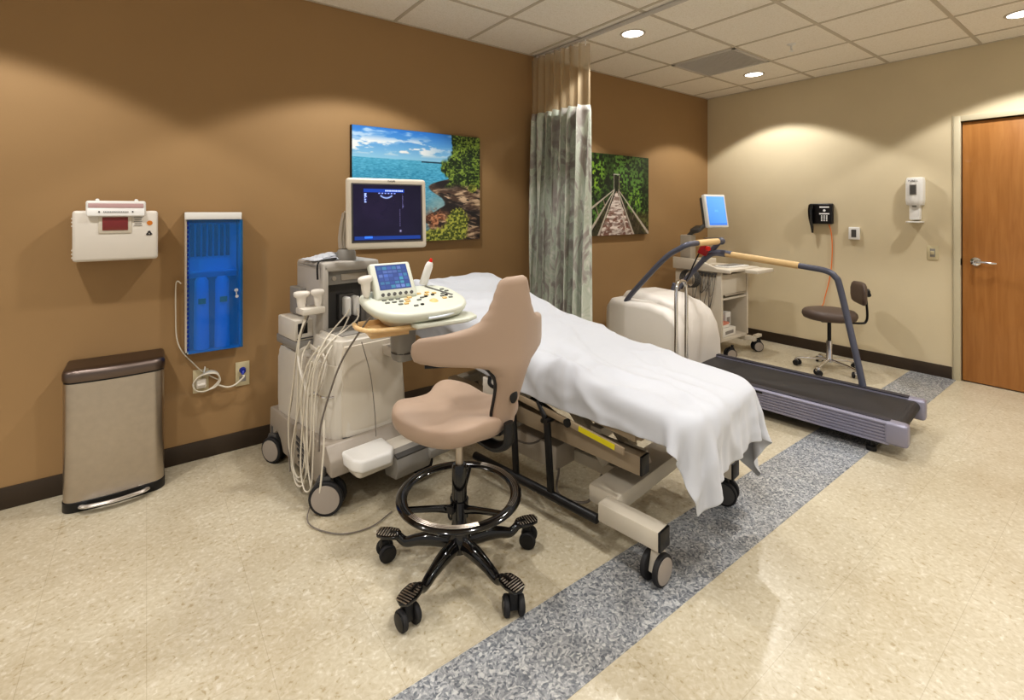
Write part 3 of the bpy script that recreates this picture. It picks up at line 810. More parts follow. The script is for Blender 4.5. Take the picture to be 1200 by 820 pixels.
# foot ring with spokes
g = G(); RR = .222; ZR = .292
g.tube([(RR*math.cos(2*math.pi*i/64), RR*math.sin(2*math.pi*i/64), ZR) for i in range(64)], .0175, n=14, closed=True, smooth=0, sx=1.25, sy=.62, up=(0, 0, 1))
for a in (25, 150, 265):
    aa = R(a); g.tube([(.02*math.cos(aa), .02*math.sin(aa), ZR-.055), (.10*math.cos(aa), .10*math.sin(aa), ZR-.03), (.215*math.cos(aa), .215*math.sin(aa), ZR-.002)], [.018, .013, .012], n=10, sx=.75)
g.cyl((0, 0, ZR-.085), (0, 0, ZR-.02), .036)
fr = g.build('footring', 'gloss_black', t)
g = G()
for r_ in (-.011, -.005, .001, .007):
    for (a0, a1) in ((-85, 12), (165, 235)):
        P = [((RR+r_)*math.cos(R(a0+(a1-a0)*i/24)), (RR+r_)*math.sin(R(a0+(a1-a0)*i/24)), ZR+.0112-.00004*abs(r_*1000)**1.2) for i in range(25)]
        g.tube(P, .0013, n=5, smooth=0)
g.build('grip_lines', 'brushed', fr)
g = G(); g.cyl((-.036, .0, ZR-.05), (-.055, 0, ZR-.04), .008); g.box((-.058, 0, ZR-.034), (.012, .03, .03), .004); g.build('footring_clamp', 'black', t)
# seat pan + cushion
g = G(); g.box((0, -.01, .578), (.20, .24, .03), .012); g.tube([(.06, .02, .57), (.16, .05, .56), (.24, .08, .55)], .006, n=8); g.build('seat_pan', 'black', t)
def seat_mesh():
    n, k = 64, 9
    def plan(a, f):
        c, s = math.cos(a), math.sin(a)
        rx, ry = .222, .205
        ex = 2/3.8
        x = rx*math.copysign(abs(c)**ex, c); y = ry*math.copysign(abs(s)**ex, s)
        # narrower saddle waist at the sides and notch at the front centre
        x *= 1-.10*math.exp(-((y+.02)/.07)**2)
        if y > 0: y -= .055*math.exp(-(x/.055)**2)*(y/ry)
        if y < 0: x *= 1-.10*(abs(y)/ry)**2
        return x*f, y*f
    def top(x, y):
        z = .640
        z += .030*math.exp(-((abs(x)-.13)/.075)**2)*sm1(y, -.02, .16)
        z += .020*math.exp(-((abs(x)-.12)/.08)**2)*sm1(-y, .02, .16)
        z += .020*math.exp(-(x/.05)**2)*sm1(y, -.05, .12)
        z -= .018*math.exp(-((y+.0)/.07)**2)*(abs(x)/.2)**1.5
        z -= .012*math.exp(-(x/.06)**2-((y+.06)/.08)**2)
        return z
    rings = []
    for f, dz in ((.62, -.082), (.86, -.080), (.96, -.066), (1.0, -.045), (1.0, -.022), (.985, -.008), (.95, -.001), (.8, 0), (.6, 0), (.4, 0), (.2, 0), (.03, 0)):
        r_ = []
        for i in range(n):
            a = 2*math.pi*i/n; x, y = plan(a, f); x0, y0 = plan(a, min(f, .93)); r_.append((x, y, top(x0, y0)+dz))
        rings.append(r_)
    return rings
def sm1(x, a, b):
    q = min(1, max(0, (x-a)/(b-a))); return q*q*(3-2*q)
g = G(); g.loft(seat_mesh()); g.bm.transform(Matrix.Translation((-.01, .0, 0))); g.build('seat', 'upholstery', t, 80, sub=1)
# back: winged cushion
def interp(tab, z):
    if z <= tab[0][0]: return tab[0][1]
    for (a, va), (b, vb) in zip(tab, tab[1:]):
        if z <= b:
            q = (z-a)/(b-a); return va+(vb-va)*(q*q*(3-2*q))
    return tab[-1][1]
WID = [(.585, .028), (.60, .048), (.64, .06), (.70, .062), (.76, .068), (.80, .080), (.83, .105), (.848, .15), (.858, .24), (.866, .305), (.885, .330), (.91, .335), (.94, .332), (.957, .315), (.968, .25), (.985, .175), (1.01, .135), (1.05, .108), (1.09, .092), (1.13, .078), (1.148, .066), (1.158, .045)]
def back_pt(u, z, side):
    """u -1..1 ; side +1 front, -1 rear"""
    w = interp(WID, z); x = u*w
    base = -.195-.055*sm1(z, .6, .85)
    fwd = 1.15*abs(x)**1.7
    e = max(0, 1-abs(u)**(3.2+5*min(1, w/.3)))**.5
    ez = min(1, max(.0, (1.16-z)/.02))**.5*min(1, max(0, (z-.583)/.02))**.5
    th = (.030+.010*sm1(abs(x), .08, .2))*e*ez
    return Vector((x, base+fwd+side*th*(.75 if side > 0 else .65), z))
def back_cushion():
    t_ = bmesh.new(); zs = [.585+(1.158-.585)*i/60 for i in range(61)]; us = [math.sin(math.pi/2*(-1+2*j/28)) for j in range(29)]
    fr_ = [[t_.verts.new(back_pt(u, z, 1)) for u in us] for z in zs]
    bk = [[t_.verts.new(back_pt(u, z, -1)) for u in us] for z in zs]
    for i in range(60):
        for j in range(28):
            t_.faces.new((fr_[i][j], fr_[i][j+1], fr_[i+1][j+1], fr_[i+1][j])); t_.faces.new((bk[i][j], bk[i+1][j], bk[i+1][j+1], bk[i][j+1]))
    for i in range(60):
        t_.faces.new((fr_[i][0], fr_[i+1][0], bk[i+1][0], bk[i][0])); t_.faces.new((fr_[i][-1], bk[i][-1], bk[i+1][-1], fr_[i+1][-1]))
    t_.faces.new(fr_[0][::-1]+bk[0]); t_.faces.new(fr_[-1]+bk[-1][::-1])
    bmesh.ops.remove_doubles(t_, verts=t_.verts[:], dist=.0006)
    bmesh.ops.recalc_face_normals(t_, faces=t_.faces[:]); return t_
SW = Matrix.Translation((.015, -.235, 0)) @ Matrix.Rotation(R(-12), 4, 'Z') @ Matrix.Translation((0, .235, 0))
g = G(); g.merge(back_cushion(), SW); bk = g.build('backrest', 'upholstery', t, 80)
g = G()
P = []
for z in [.60, .65, .70, .75, .79, .82]:
    p = back_pt(-.985, z, 1); p.x -= .003; p.y += .002; P.append(SW @ p)
for x_, z in ((.12, .840), (.16, .852), (.21, .858), (.26, .860), (.30, .862)):
    p = back_pt(-x_/.33, .875, 1); p.x = -x_; p.z = z; p.y -= .012; P.append(SW @ p)
g.tube(P, .006, n=8); g.build('edge_piping', 'black', bk)
g = G(); g.ball((.0, -.240, .715), (.040, .012, .052)); g.bm.transform(SW); g.build('adjust_knob', 'black', bk)
g = G()
g.tube([(.0, -.02, .562), (.0, -.10, .535), (.0, -.175, .52), (.0, -.225, .55), (.0, -.225, .62)], [.022, .024, .026, .024, .02], n=10, sx=1.3, sy=.7)
g.prism([(-.06, .60), (-.06, .565), (-.14, .545), (-.19, .56), (-.17, .60)], .0, .05, 'yz', .005)
g.build('back_bracket', 'black', t)

# ------------------------------------------------------------ exam bed
BED = (1.77, 1.98, 0); BR = 8
t = thing('exam_bed', 'height adjustable echo exam bed with cream steel base beneath white sheet', 'hospital bed', BED, BR)
HW = .345
def ztop(y):
    s = y+.8
    tab = [(-.35, .60), (-.15, .622), (.1, .645), (.5, .685), (1.0, .775), (1.3, .85), (1.65, .945), (1.75, .955)]
    return interp_lin(tab, s)
def interp_lin(tab, z):
    if z <= tab[0][0]: return tab[0][1]
    for (a, va), (b, vb) in zip(tab, tab[1:]):
        if z <= b: return va+(vb-va)*(z-a)/(b-a)
    return tab[-1][1]
MW = .34
g = G()
ys = [-.93+1.81*i/16 for i in range(17)]
ztm = lambda y: ztop(y)-.012-.04*max(0, min(1, (-.86-y)/.065))**2
def inset(y): return 0 if y > -.80 else .15-math.sqrt(max(0, .15**2-(-.80-y)**2))
g.loft([[(-MW+q, y, ztm(y)-.085), (-MW+q, y, ztm(y)-.045), (-MW+q+.013, y, ztm(y)-.012), (-MW+q+.045, y, ztm(y)), (MW-q-.045, y, ztm(y)), (MW-q-.013, y, ztm(y)-.012), (MW-q, y, ztm(y)-.045), (MW-q, y, ztm(y)-.085)] for y in [-.925, -.92, -.90, -.86, -.80]+ys[1:] for q in [inset(y)]])
g.build('mattress', 'mattress', t)
# deck frame under mattress: two side rails following the top
g = G()
for sx in (-1, 1):
    for a, b in zip(ys[2:-1:3], ys[5::3]):
        g.bar((sx*.325, a, min(ztop(a), .72+.0*a)-.125 if a < .3 else ztop(a)-.125), (sx*.325, b, ztop(b)-.125), .03, .06, .004)
for yy in (-.7, -.2, .3, .75): g.box((0, yy, ztop(yy)-.13), (.65, .04, .04), .004)
g.build('deck_frame', 'bed_brown', t)
g = G(); g.bar((-.352, -.66, .445), (-.352, .1, .525), .012, .03, .003); g.build('accessory_rail', 'bed_brown', t)
g = G(); g.bar((-.3587, -.62, .450), (-.3587, -.44, .469), .002, .022, 0); g.build('caution_sticker', 'yellow', t)
g = G(); g.cyl((-.353, -.38, .475), (-.366, -.38, .475), .018); g.build('rail_knob', 'black', t)
# sub frame beams (cream) with black end caps
for sx in (-1, 1):
    g = G(); g.bar((sx*.27, -.70, .380), (sx*.27, .55, .400), .06, .08, .006); o = g.build('side_beam', 'bed_brown', t)
    g = G(); g.box((sx*.27, -.703, .380), (.058, .012, .078), .004); g.build('end_cap', 'black', o)
g = G(); g.box((0, .1, .42), (.5, .06, .05), .005); g.box((0, .5, .42), (.5, .06, .05), .005); g.box((0, -.45, .42), (.5, .06, .05), .005); g.build('cross_tubes', 'bed_paint', t)
# control box on near side
g = G(); g.box((-.335, .08, .49), (.05, .20, .11), .008); g.build('control_box', 'offwhite', t)
g = G(); g.tube([(-.36, .12, .56), (-.372, .11, .525), (-.372, .06, .52), (-.36, .04, .555)], .009, n=8); g.build('grab_handle', 'black', t)
# lowered side bar
g = G(); g.cyl((-.36, .24, .115), (-.345, -.53, .115), .020, bev=.006); g.build('side_bar', 'black', t)
for yy in (-.03, -.25):
    g = G(); g.bar((-.352, yy-.03, .12), (-.345, yy, .44), .018, .032, .004, up=(0, 1, 0)); g.build('side_post', 'black', t)
g = G(); g.tube([(-.34, -.22, .43), (-.36, -.25, .46), (-.35, -.20, .52)], .012, n=8); g.cyl((-.33, -.275, .455), (-.385, -.275, .455), .011); g.build('latch', 'black', t)
# lift columns / scissor
g = G()
g.bar((-.10, -.42, .22), (-.10, -.22, .42), .05, .06, .006); g.bar((.10, -.42, .22), (.10, -.22, .42), .05, .06, .006)
g.bar((-.10, .30, .2), (-.10, .48, .42), .05, .06, .006); g.bar((.10, .30, .2), (.10, .48, .42), .05, .06, .006)
g.build('lift_arms', 'bed_paint', t)
g = G(); g.cyl((-.02, -.2, .23), (-.0, .25, .36), .03); g.cyl((.0, .2, .35), (.0, .33, .385), .018); g.build('actuator', 'black', t)
g = G(); g.box((-.12, -.05, .20), (.20, .30, .12), .012); g.box((-.05, .35, .22), (.22, .24, .14), .012); g.build('motor_housing', 'us_shade', t)
# base: spine + cross member + wheel bars
g = G(); g.bar((0, -.5, .17), (0, .65, .17), .16, .06, .008); g.build('base_spine', 'bed_paint', t)
g = G(); g.box((0, -.53, .185), (.62, .15, .075), .010); g.prism([(-.05, .22), (.05, .22), (.0, .30)], -.56, -.44, 'xz', .004)
g.build('base_cross_member', 'bed_paint', t)
g = G(); g.box((0, .66, .17), (.70, .10, .07), .010); g.build('base_cross_member', 'bed_paint', t)
for sx in (-1, 1):
    g = G(); g.box((sx*HW, -.69, .175), (.075, .27, .075), .006); o = g.build('wheel_bar', 'bed_paint', t)
    g = G(); g.box((sx*HW, -.826, .175), (.074, .012, .074), .004); g.build('end_cap', 'black', o)
caster(t, -HW, -.795, .058, .02, True, -4, 'wheel_grey', 'bed_paint', .03)
caster(t, HW, -.78, .058, .02, True, 100, 'us_dark', 'black', .03)
caster(t, -HW, .69, .058, .02, True, 60, 'wheel_grey', 'bed_paint', .03)
caster(t, HW, .69, .058, .02, True, 100, 'wheel_grey', 'bed_paint', .03)
# coiled hand-control lead
g = G(); P = []
for i in range(120):
    s = i/119; P.append((-.36+.04*s+.010*math.cos(i*1.5), .62-.55*s, .36-.12*math.sin(s*math.pi)+.010*math.sin(i*1.5)))
g.tube(P, .0028, n=5, smooth=2); g.build('coiled_lead', 'us_dark', t)
g = G(); g.tube([(-.30, .3, .42), (-.33, .15, .30), (-.28, -.05, .25), (-.18, -.1, .26)], .005, n=6); g.tube([(-.2, -.2, .15), (-.3, -.28, .10), (-.24, -.4, .09), (-.1, -.38, .15)], .006, n=6); g.build('cables', 'cable_grey', t)

# sheet: small position-based cloth draped over the mattress
def drape():
    dx = .0175; FE = .94; FO = .21; RC = .13
    XL, XR = -MW-.20, MW+.18
    nx = int((XR-XL)/dx)+1; ny = int((.885+FE+FO)/dx)+1
    xs = np.linspace(XL, XR, nx); yy = np.linspace(-FE-FO, .885, ny)
    X, Y = np.meshgrid(xs, yy)
    zt_tab_s = np.array([-.35, -.15, .1, .5, 1.0, 1.3, 1.65, 1.75])-.8; zt_v = np.array([.60, .622, .645, .685, .775, .85, .945, .955])
    zt = lambda y: np.interp(y, zt_tab_s, zt_v)
    # sheet laid a touch askew: more hang at the foot's near corner
    ang = R(5.5); Xr = X*np.cos(ang)-(Y-.4)*np.sin(ang); Yr = (X)*np.sin(ang)+Y*np.cos(ang); Xr = Xr-.015
    P = np.stack([Xr, Yr, zt(Yr)+.035], -1)
    wr = (fbm(X*6+3, Y*5+8, 3)-.5)*.12+(fbm((X+Y)*8, (X-Y)*3+4, 2)-.5)*.10; P[..., 2] += wr
    rest = dx*1.03; prev = P.copy()
    def cons(P, a, b, L):
        d = P[b]-P[a]; l = np.linalg.norm(d, axis=-1, keepdims=True)+1e-9; c = d*(.5*(l-L)/l); return c
    for it in range(260):
        vel = (P-prev)*.965; prev = P.copy(); P = P+vel; P[..., 2] -= .0006
        for k in range(7):
            for (sa, sb, L) in (
                ((slice(None), slice(0, -1)), (slice(None), slice(1, None)), rest),
                ((slice(0, -1), slice(None)), (slice(1, None), slice(None)), rest)):
                for ph in (0, 1):
                    ax = 1 if sa[0] == slice(None) else 0
                    if ax == 1: a = (slice(None), slice(ph, nx-1, 2)); b = (slice(None), slice(ph+1, nx, 2))
                    else: a = (slice(ph, ny-1, 2), slice(None)); b = (slice(ph+1, ny, 2), slice(None))
                    n = min(P[a].shape[ax], P[b].shape[ax])
                    c = cons(P, a, b, L); P[a] += c; P[b] -= c
            for (a, b) in (((slice(0, -1), slice(0, -1)), (slice(1, None), slice(1, None))), ((slice(0, -1), slice(1, None)), (slice(1, None), slice(0, -1)))):
                c = cons(P, a, b, rest*1.414)*.25; P[a] += c; P[b] -= c
            for (a, b) in (((slice(None), slice(0, -2)), (slice(None), slice(2, None))), ((slice(0, -2), slice(None)), (slice(2, None), slice(None)))):
                d = P[b]-P[a]; l = np.linalg.norm(d, axis=-1, keepdims=True)+1e-9; c = d*(.5*(l-rest*2)/l)*.06; P[a] += c; P[b] -= c
            # collision with mattress + frame block
            m_ = .008; x, y, z = P[..., 0], P[..., 1], P[..., 2]
            hx, y0, y1 = MW+m_, -FE-m_, 1.4; cy = (y0+y1)/2; hy = (y1-y0)/2
            qx = np.abs(x)-hx+RC; qy = np.abs(y-cy)-hy+RC
            sd = np.hypot(np.maximum(qx, 0), np.maximum(qy, 0))+np.minimum(np.maximum(qx, qy), 0)-RC
            rt = .045; edge = np.clip((sd+rt)/rt, 0, 1); top = zt(y)+m_-rt*(1-np.sqrt(np.clip(1-edge**2, 0, 1)))
            ins = (sd < 0) & (z < top) & (z > top-.42) & (y < .9)
            dt = top-z; useT = ins & (dt <= -sd+.012); useS = ins & ~useT
            cor = (qx > 0) & (qy > 0); ln = np.hypot(qx, qy)+1e-9
            nx_ = np.where(cor, qx/ln, (qx > qy)*1.)*np.sign(x); ny_ = np.where(cor, qy/ln, (qx <= qy)*1.)*np.sign(y-cy)
            z[useT] = top[useT]; x[useS] -= (nx_*sd)[useS]; y[useS] -= (ny_*sd)[useS]
            fr = useT; P[..., 0][fr] = P[..., 0][fr]*.3+prev[..., 0][fr]*.7; P[..., 1][fr] = P[..., 1][fr]*.3+prev[..., 1][fr]*.7
    for _ in range(1):
        Q = P.copy(); Q[1:-1, 1:-1] = (P[1:-1, 1:-1]*4+P[:-2, 1:-1]+P[2:, 1:-1]+P[1:-1, :-2]+P[1:-1, 2:])/8; P = Q
    d1 = np.gradient(P, axis=1); d0 = np.gradient(P, axis=0); nn = np.cross(d1, d0); nn /= np.linalg.norm(nn, axis=-1, keepdims=True)+1e-9
    def rid(f, p): return np.clip(1-np.abs(2*f-1)*2.2, 0, 1)**p
    w1 = rid(fbm(X*2.6+Y*1.2+5, Y*2.2-X*1.5+2, 2), 3)*.016+rid(fbm(X*4.5-Y*3+1, Y*2.0+X*3+7, 2), 4)*.010+rid(fbm(X*1.5+11, Y*6+3, 2), 5)*.008
    w1 += .004*(fbm(X*14, Y*12, 3)-.5)
    side = np.exp(-((X+MW)/.13)**2); w1 = w1*(.55+1.2*side*sm(-1.0, -.4, Y)+.3)
    return P+nn*w1[..., None]
sh = drape()
o = cloth_grid('bed_sheet', [[tuple(p) for p in row] for row in sh.tolist()], None, 'sheet', None, .003)
o.location = BED; o.rotation_euler = (0, 0, R(BR))
md = o.modifiers.new('sub', 'SUBSURF'); md.levels = 1; md.render_levels = 1
tag(o, 'rumpled white cotton sheet draped over the exam bed and hanging off its foot', 'bed sheet')

# ------------------------------------------------------------ ultrasound machine
US = (.878, 2.69, 0); UR = 8.5
t = thing('ultrasound_machine', 'cream cart mounted ultrasound machine with dark monitor and control console', 'medical machine', US, UR)
def plan8(hwf, hwr, yf, yr, z, cf=.05, cr=.05):
    return [(-hwf+cf, yf, z), (hwf-cf, yf, z), (hwf, yf+cf, z), (hwr, yr-cr, z), (hwr-cr, yr, z), (-hwr+cr, yr, z), (-hwr, yr-cr, z), (-hwf, yf+cf, z)]
g = G()
g.loft([plan8(.215, .245, -.30, .37, .27), plan8(.215, .25, -.31, .375, .34), plan8(.20, .25, -.30, .375, .60), plan8(.195, .24, -.295, .36, .66, .05, .06)])
bm_ = g.bm; bmesh.ops.bevel(bm_, geom=[e for e in bm_.edges], offset=.018, segments=3, affect='EDGES', clamp_overlap=True)
g.build('body_shell', 'us_body', t, 60)
# forward raised hood of the body
g = G()
g.loft([plan8(.195, .205, -.30, .05, .60), plan8(.185, .20, -.29, .03, .72), plan8(.172, .19, -.275, .0, .775, .04, .04)])
bmesh.ops.bevel(g.bm, geom=[e for e in g.bm.edges], offset=.02, segments=3, affect='EDGES', clamp_overlap=True)
g.build('front_cowl', 'us_body', t, 60)
g = G(); g.prism([(-.14, -.24), (.14, -.24), (.15, -.05), (-.15, -.05)], .772, .780, 'xy', .002); g.build('top_recess', 'us_grey', t)
# front bulging door panel
g = G()
rg = []
for z, b, w in ((.30, .0, .165), (.34, .022, .17), (.45, .035, .172), (.58, .03, .165), (.70, .012, .16), (.735, .0, .15)):
    r_ = []
    for i in range(17):
        s = -1+2*i/16; r_.append((s*w, -.298-b*(1-s*s)**.8, z))
    for i in range(17):
        s = 1-2*i/16; r_.append((s*w, -.27, z))
    rg.append(r_)
g.loft(rg); g.build('front_door_panel', 'cream', t, 60)
g = G(); g.tube([(-.168, -.300, .302), (-.12, -.306, .297), (0, -.310, .294), (.12, -.306, .297), (.168, -.300, .302)], .0035, n=6); g.build('door_shadow_line', 'us_dark', t)  # thin dark tube draws the shadow gap along the panel's lower edge
# grey skirt + base with wheel arches
g = G()
def side_poly(): return [(.40, .10), (.40, .20), (.395, .29), (.0, .285), (-.32, .30), (-.37, .24), (-.38, .17), (-.33, .18), (-.27, .15), (-.24, .09), (.20, .09), (.24, .15), (.29, .18), (.34, .15), (.36, .10)]
g.prism(side_poly(), -.262, .262, 'yz', .010)
g.build('base_skirt', 'skirt', t)
g = G()
for i in range(5): g.bar((-.266, .02-.01*i, .245-.03*i), (-.266, -.13-.008*i, .215-.03*i), .006, .012, .001)
g.build('vent_grille', 'us_dark', t)
g = G(); g.box((.03, -.40, .205), (.42, .15, .085), .03, seg=4)
g.build('front_bumper', 'us_body', t)
g = G(); g.prism([(-.20, -.32), (-.20, -.45), (-.175, -.50), (-.03, -.515), (.01, -.47), (.02, -.34)], .205, .265, 'xy', .014, 3); g.build('foot_plate', 'white', t)
g = G(); g.prism([(-.52, .16), (-.50, .11), (-.40, .10), (-.38, .20), (-.46, .245), (-.51, .22)], .0, .20, 'yz', .01); g.build('foot_rest', 'us_grey', t)
g = G(); g.box((.10, -.500, .222), (.20, .03, .012), .004, rot=(R(20), 0, 0)); g.build('foot_rest_trim', 'us_dark', t)
g = G(); g.box((.275, -.45, .20), (.20, .18, .05), .012, rot=(R(12), 0, 0)); pd = g.build('brake_pedal_block', 'us_grey', t)
for sx in (.21, .27):
    g = G(); g.box((sx, -.47, .232), (.026, .13, .016), .006, rot=(R(12), 0, 0)); g.build('brake_pedal', 'black', pd)
for (x, y, hd) in ((-.255, -.33, 138), (-.25, .335, 112), (.255, -.33, 84), (.25, .335, 90)):
    caster(t, x, y, .078 if y < 0 else .07, .022, True, hd, 'wheel_grey', 'us_dark', .05)
# rear left raised equipment shelf with small printer
g = G(); g.box((-.13, .22, .685), (.22, .28, .05), .010); g.build('rear_shelf', 'us_grey', t)
g = G(); g.box((-.15, .20, .765), (.19, .24, .11), .008); pr_ = g.build('printer', 'us_body', t)
g = G(); g.box((-.205, .0785, .775), (.05, .004, .055), .001); g.build('display', 'black', pr_)
g = G()
for i in range(4): g.box((-.14+i*.018, .0785, .785), (.011, .003, .008), .001)
g.box((-.15, .0785, .722), (.17, .003, .006)); g.build('buttons', 'us_dark', pr_)
g = G(); g.box((-.13, .24, .90), (.11, .14, .15), .006); o = g.build('media_recorder', 'us_grey', t)
g = G()
for i in range(5): g.box((-.13, .166, .85+i*.026), (.10, .006, .012), .001)
g.build('slots', 'black', o)
g = G(); g.box((-.06, .20, 1.03), (.12, .16, .14), .012); g.build('power_module', 'offwhite', t)
# tower with grey recessed face
g = G()
g.span((-.15, -.04, .66), (-.115, .30, 1.12), bev=.012); g.span((.145, -.04, .66), (.18, .30, 1.12), bev=.012)
g.span((-.15, -.04, 1.075), (.18, .30, 1.125), bev=.014); g.span((-.13, .08, .66), (.16, .30, 1.08))
g.build('tower', 'tower', t)
g = G(); g.span((-.116, .0, 1.0), (.146, .10, 1.078), bev=.004); g.span((-.116, .05, .74), (-.085, .10, 1.0), bev=.003); g.span((.115, .05, .74), (.146, .10, 1.0), bev=.003)
tf = g.build('tower_face', 'us_grey', t)
g = G(); g.span((-.09, .06, .74), (.12, .085, 1.0)); g.span((-.03, .02, .80), (.06, .06, .94), bev=.004); g.build('probe_port_bay', 'us_dark', tf)
g = G(); g.span((-.03, -.006, 1.02), (.12, .002, 1.055), bev=.003); g.cyl((-.07, -.004, 1.035), (-.07, .002, 1.035), .012); g.build('disc_drive', 'us_shade', tf)
for (x, m_) in ((.0, 'cable'), (.05, 'cable')):
    g = G(); g.box((x+.0, -.005, .875), (.035, .06, .11), .015, seg=3); g.build('probe_connector', 'white', tf)
# monitor neck
g = G(); g.lathe([(0, 1.12), (.052, 1.12), (.055, 1.13), (.05, 1.17), (.042, 1.185), (0, 1.185)], (.03, .06, 0)); g.build('swivel_base', 'us_grey', t)
g = G()
g.loft([[(.03+a*w_, .06+b*d_+sh_, z) for a, b in ((-1, -1), (1, -1), (1, 1), (-1, 1))] for z, w_, d_, sh_ in ((1.18, .035, .03, 0), (1.24, .035, .03, .01), (1.32, .032, .028, .0), (1.40, .03, .025, -.03))])
bmesh.ops.bevel(g.bm, geom=g.bm.edges[:], offset=.01, segments=2, affect='EDGES')
g.tube([(.03, .03, 1.37), (.07, -.06, 1.385), (.10, -.14, 1.385)], .022, n=12)
g.build('monitor_arm', 'us_shade', t)
mm = Matrix.Translation((.125, -.215, 1.385)) @ Matrix.Rotation(R(-17), 4, 'Z') @ Matrix.Rotation(R(-3), 4, 'X')
g = G(); g.box((0, .0, 0), (.425, .045, .375), .018, seg=4); g.box((0, .04, 0), (.36, .05, .31), .02, seg=3); g.bm.transform(mm)
mo = g.build('monitor', 'cream', t, 50)
g = G(); g.box((0, -.0225, .002), (.378, .004, .312), .002); g.bm.transform(mm); g.build('screen_bezel', 'us_dark', mo)
def us_screen(nx=200, ny=160):
    u, v = np.meshgrid(np.linspace(0, 1, nx), np.linspace(0, 1, ny))
    img = mixc((26, 18, 46), (16, 14, 34), np.hypot(u-.3, v-.6)); n = fbm(u*6, v*6)
    img = img+(n[..., None]-.5)*10
    def rect(a, b, c, d, col, al=1.):
        nonlocal img; img = mixc(img, col, ((u > a) & (u < b) & (v > c) & (v < d))*al)
    rect(.15, .74, .865, .925, (24, 60, 150)); rect(.15, .20, .70, .86, (22, 40, 110), .6)
    r_ = np.random.default_rng(4)
    for k in range(9): a = .46+k*.03; rect(a, a+.02, .885, .908, (190, 205, 255))
    for k in range(6): a = .36+k*.045; rect(a, a+.026, .842, .858, (130, 150, 235))
    for k in range(7): a = .83-k*.025; rect(.158, .172+.02*r_.random(), a, a+.013, (175, 195, 255))
    for k in range(9): a = .82-k*.03; rect(.712, .716+.014*r_.random(), a, a+.014, (120, 120, 175), .8)
    for k in range(12): a = .55-k*.027; rect(.665, .683, a, a+.012, (105, 100, 140), .7)
    img = mixc(img, (150, 150, 185), np.exp(-(((u-.68)/.015)**2+((v-.17)/.02)**2)))
    d = np.hypot((u-.475)*1.22, v-.905); ang = np.degrees(np.arctan2(u-.475, .905-v))
    img = mixc(img, (150, 175, 225), np.exp(-((d-.14)/.012)**2)*(np.abs(ang) < 42)); img = mixc(img, (70, 90, 160), np.exp(-((d-.122)/.008)**2)*(np.abs(ang) < 40)*.7)
    rect(.02, .98, .025, .085, (22, 52, 120)); rect(.16, .27, .045, .085, (50, 110, 220))
    return img
SM = attr_mat('screen_glow', .25, 1.0)
picture_mesh('screen', us_screen(), .362, .296, SM, mo, mm @ Matrix.Translation((0, -.0252, .003)))
text('PHILIPS', .0125, mm @ Matrix.Translation((.02, -.0228, .172)) @ Matrix.Rotation(R(90), 4, 'X'), 'dark_print', mo, 'brand_print', .0005)

# console
cm = Matrix.Translation((.108, -.498, .962)) @ Matrix.Rotation(R(-6), 4, 'Z') @ Matrix.Rotation(R(11), 4, 'X')
def con_plan(k, z, yo=0):
    P = []
    for i in range(48):
        a = 2*math.pi*i/48; c, s = math.cos(a), math.sin(a)
        x = .255*math.copysign(abs(c)**.62, c); y = (.20 if s < 0 else .165)*math.copysign(abs(s)**(.85 if s < 0 else .5), s)
        P.append((x*k, y*k+yo, z))
    return P
g = G(); g.loft([con_plan(.80, -.045, .01), con_plan(.93, -.038), con_plan(.985, -.018), con_plan(1.0, -.004), con_plan(.985, .006), con_plan(.94, .011), con_plan(.90, .0115)]); g.bm.transform(cm)
cs = g.build('console', 'pale_green', t, 60)
g = G(); g.loft([con_plan(.50, -.115, .0), con_plan(.62, -.10, .0), con_plan(.82, -.045, .005)]); g.bm.transform(cm); g.build('console_underside', 'cream', t, 60)
g = G()
P = [(.235*math.sin(R(a))+.0, -.02-.186*math.cos(R(a))**.9, -.016) for a in range(-8, 52, 6)]
g.tube(P, .006, n=6); g.bm.transform(cm); g.build('pale_strip', 'inner_blue', cs)  # pale, non-emissive strip along the console's front edge
r0 = random.Random(5)
def keys(name, m_, L, sz):
    g = G()
    for (x, y) in L: g.box((x, y, .0145), (sz[0], sz[1], .007), .002)
    g.bm.transform(cm); return g.build(name, m_, cs)
keys('grey_keys', 'key_grey', [(-.16+.035*i, .0+.0*i) for i in range(3)]+[(-.16+.035*i, -.035) for i in range(4)]+[(-.11, -.07), (-.05, -.11), (.0, -.045), (.03, -.02), (.14, -.03), (.16, .0), (.17, -.06), (-.06, .02), (-.02, .02), (.19, .06), (.2, .03)], (.022, .010))
keys('amber_keys', 'key_amber', [(-.055, -.02), (-.06, -.045), (-.03, -.0), (.07, .01), (.04, .035), (.12, .02), (.135, -.06), (.09, .04), (-.08, -.07)], (.022, .014))
keys('dark_keys', 'black', [(.10, .0), (.055, -.012), (-.015, -.105), (.165, -.025)], (.016, .012))
g = G(); g.lathe([(0, .022), (.008, .022), (.016, .018), (.022, .012), (.026, .010)], (.065, -.075, 0)); g.bm.transform(cm); g.build('trackball', 'key_amber', cs)
g = G(); g.bar((.20, -.03, .012), (.13, .13, .012), .014, .004, .001); g.bm.transform(cm); g.build('side_slot', 'us_dark', cs)
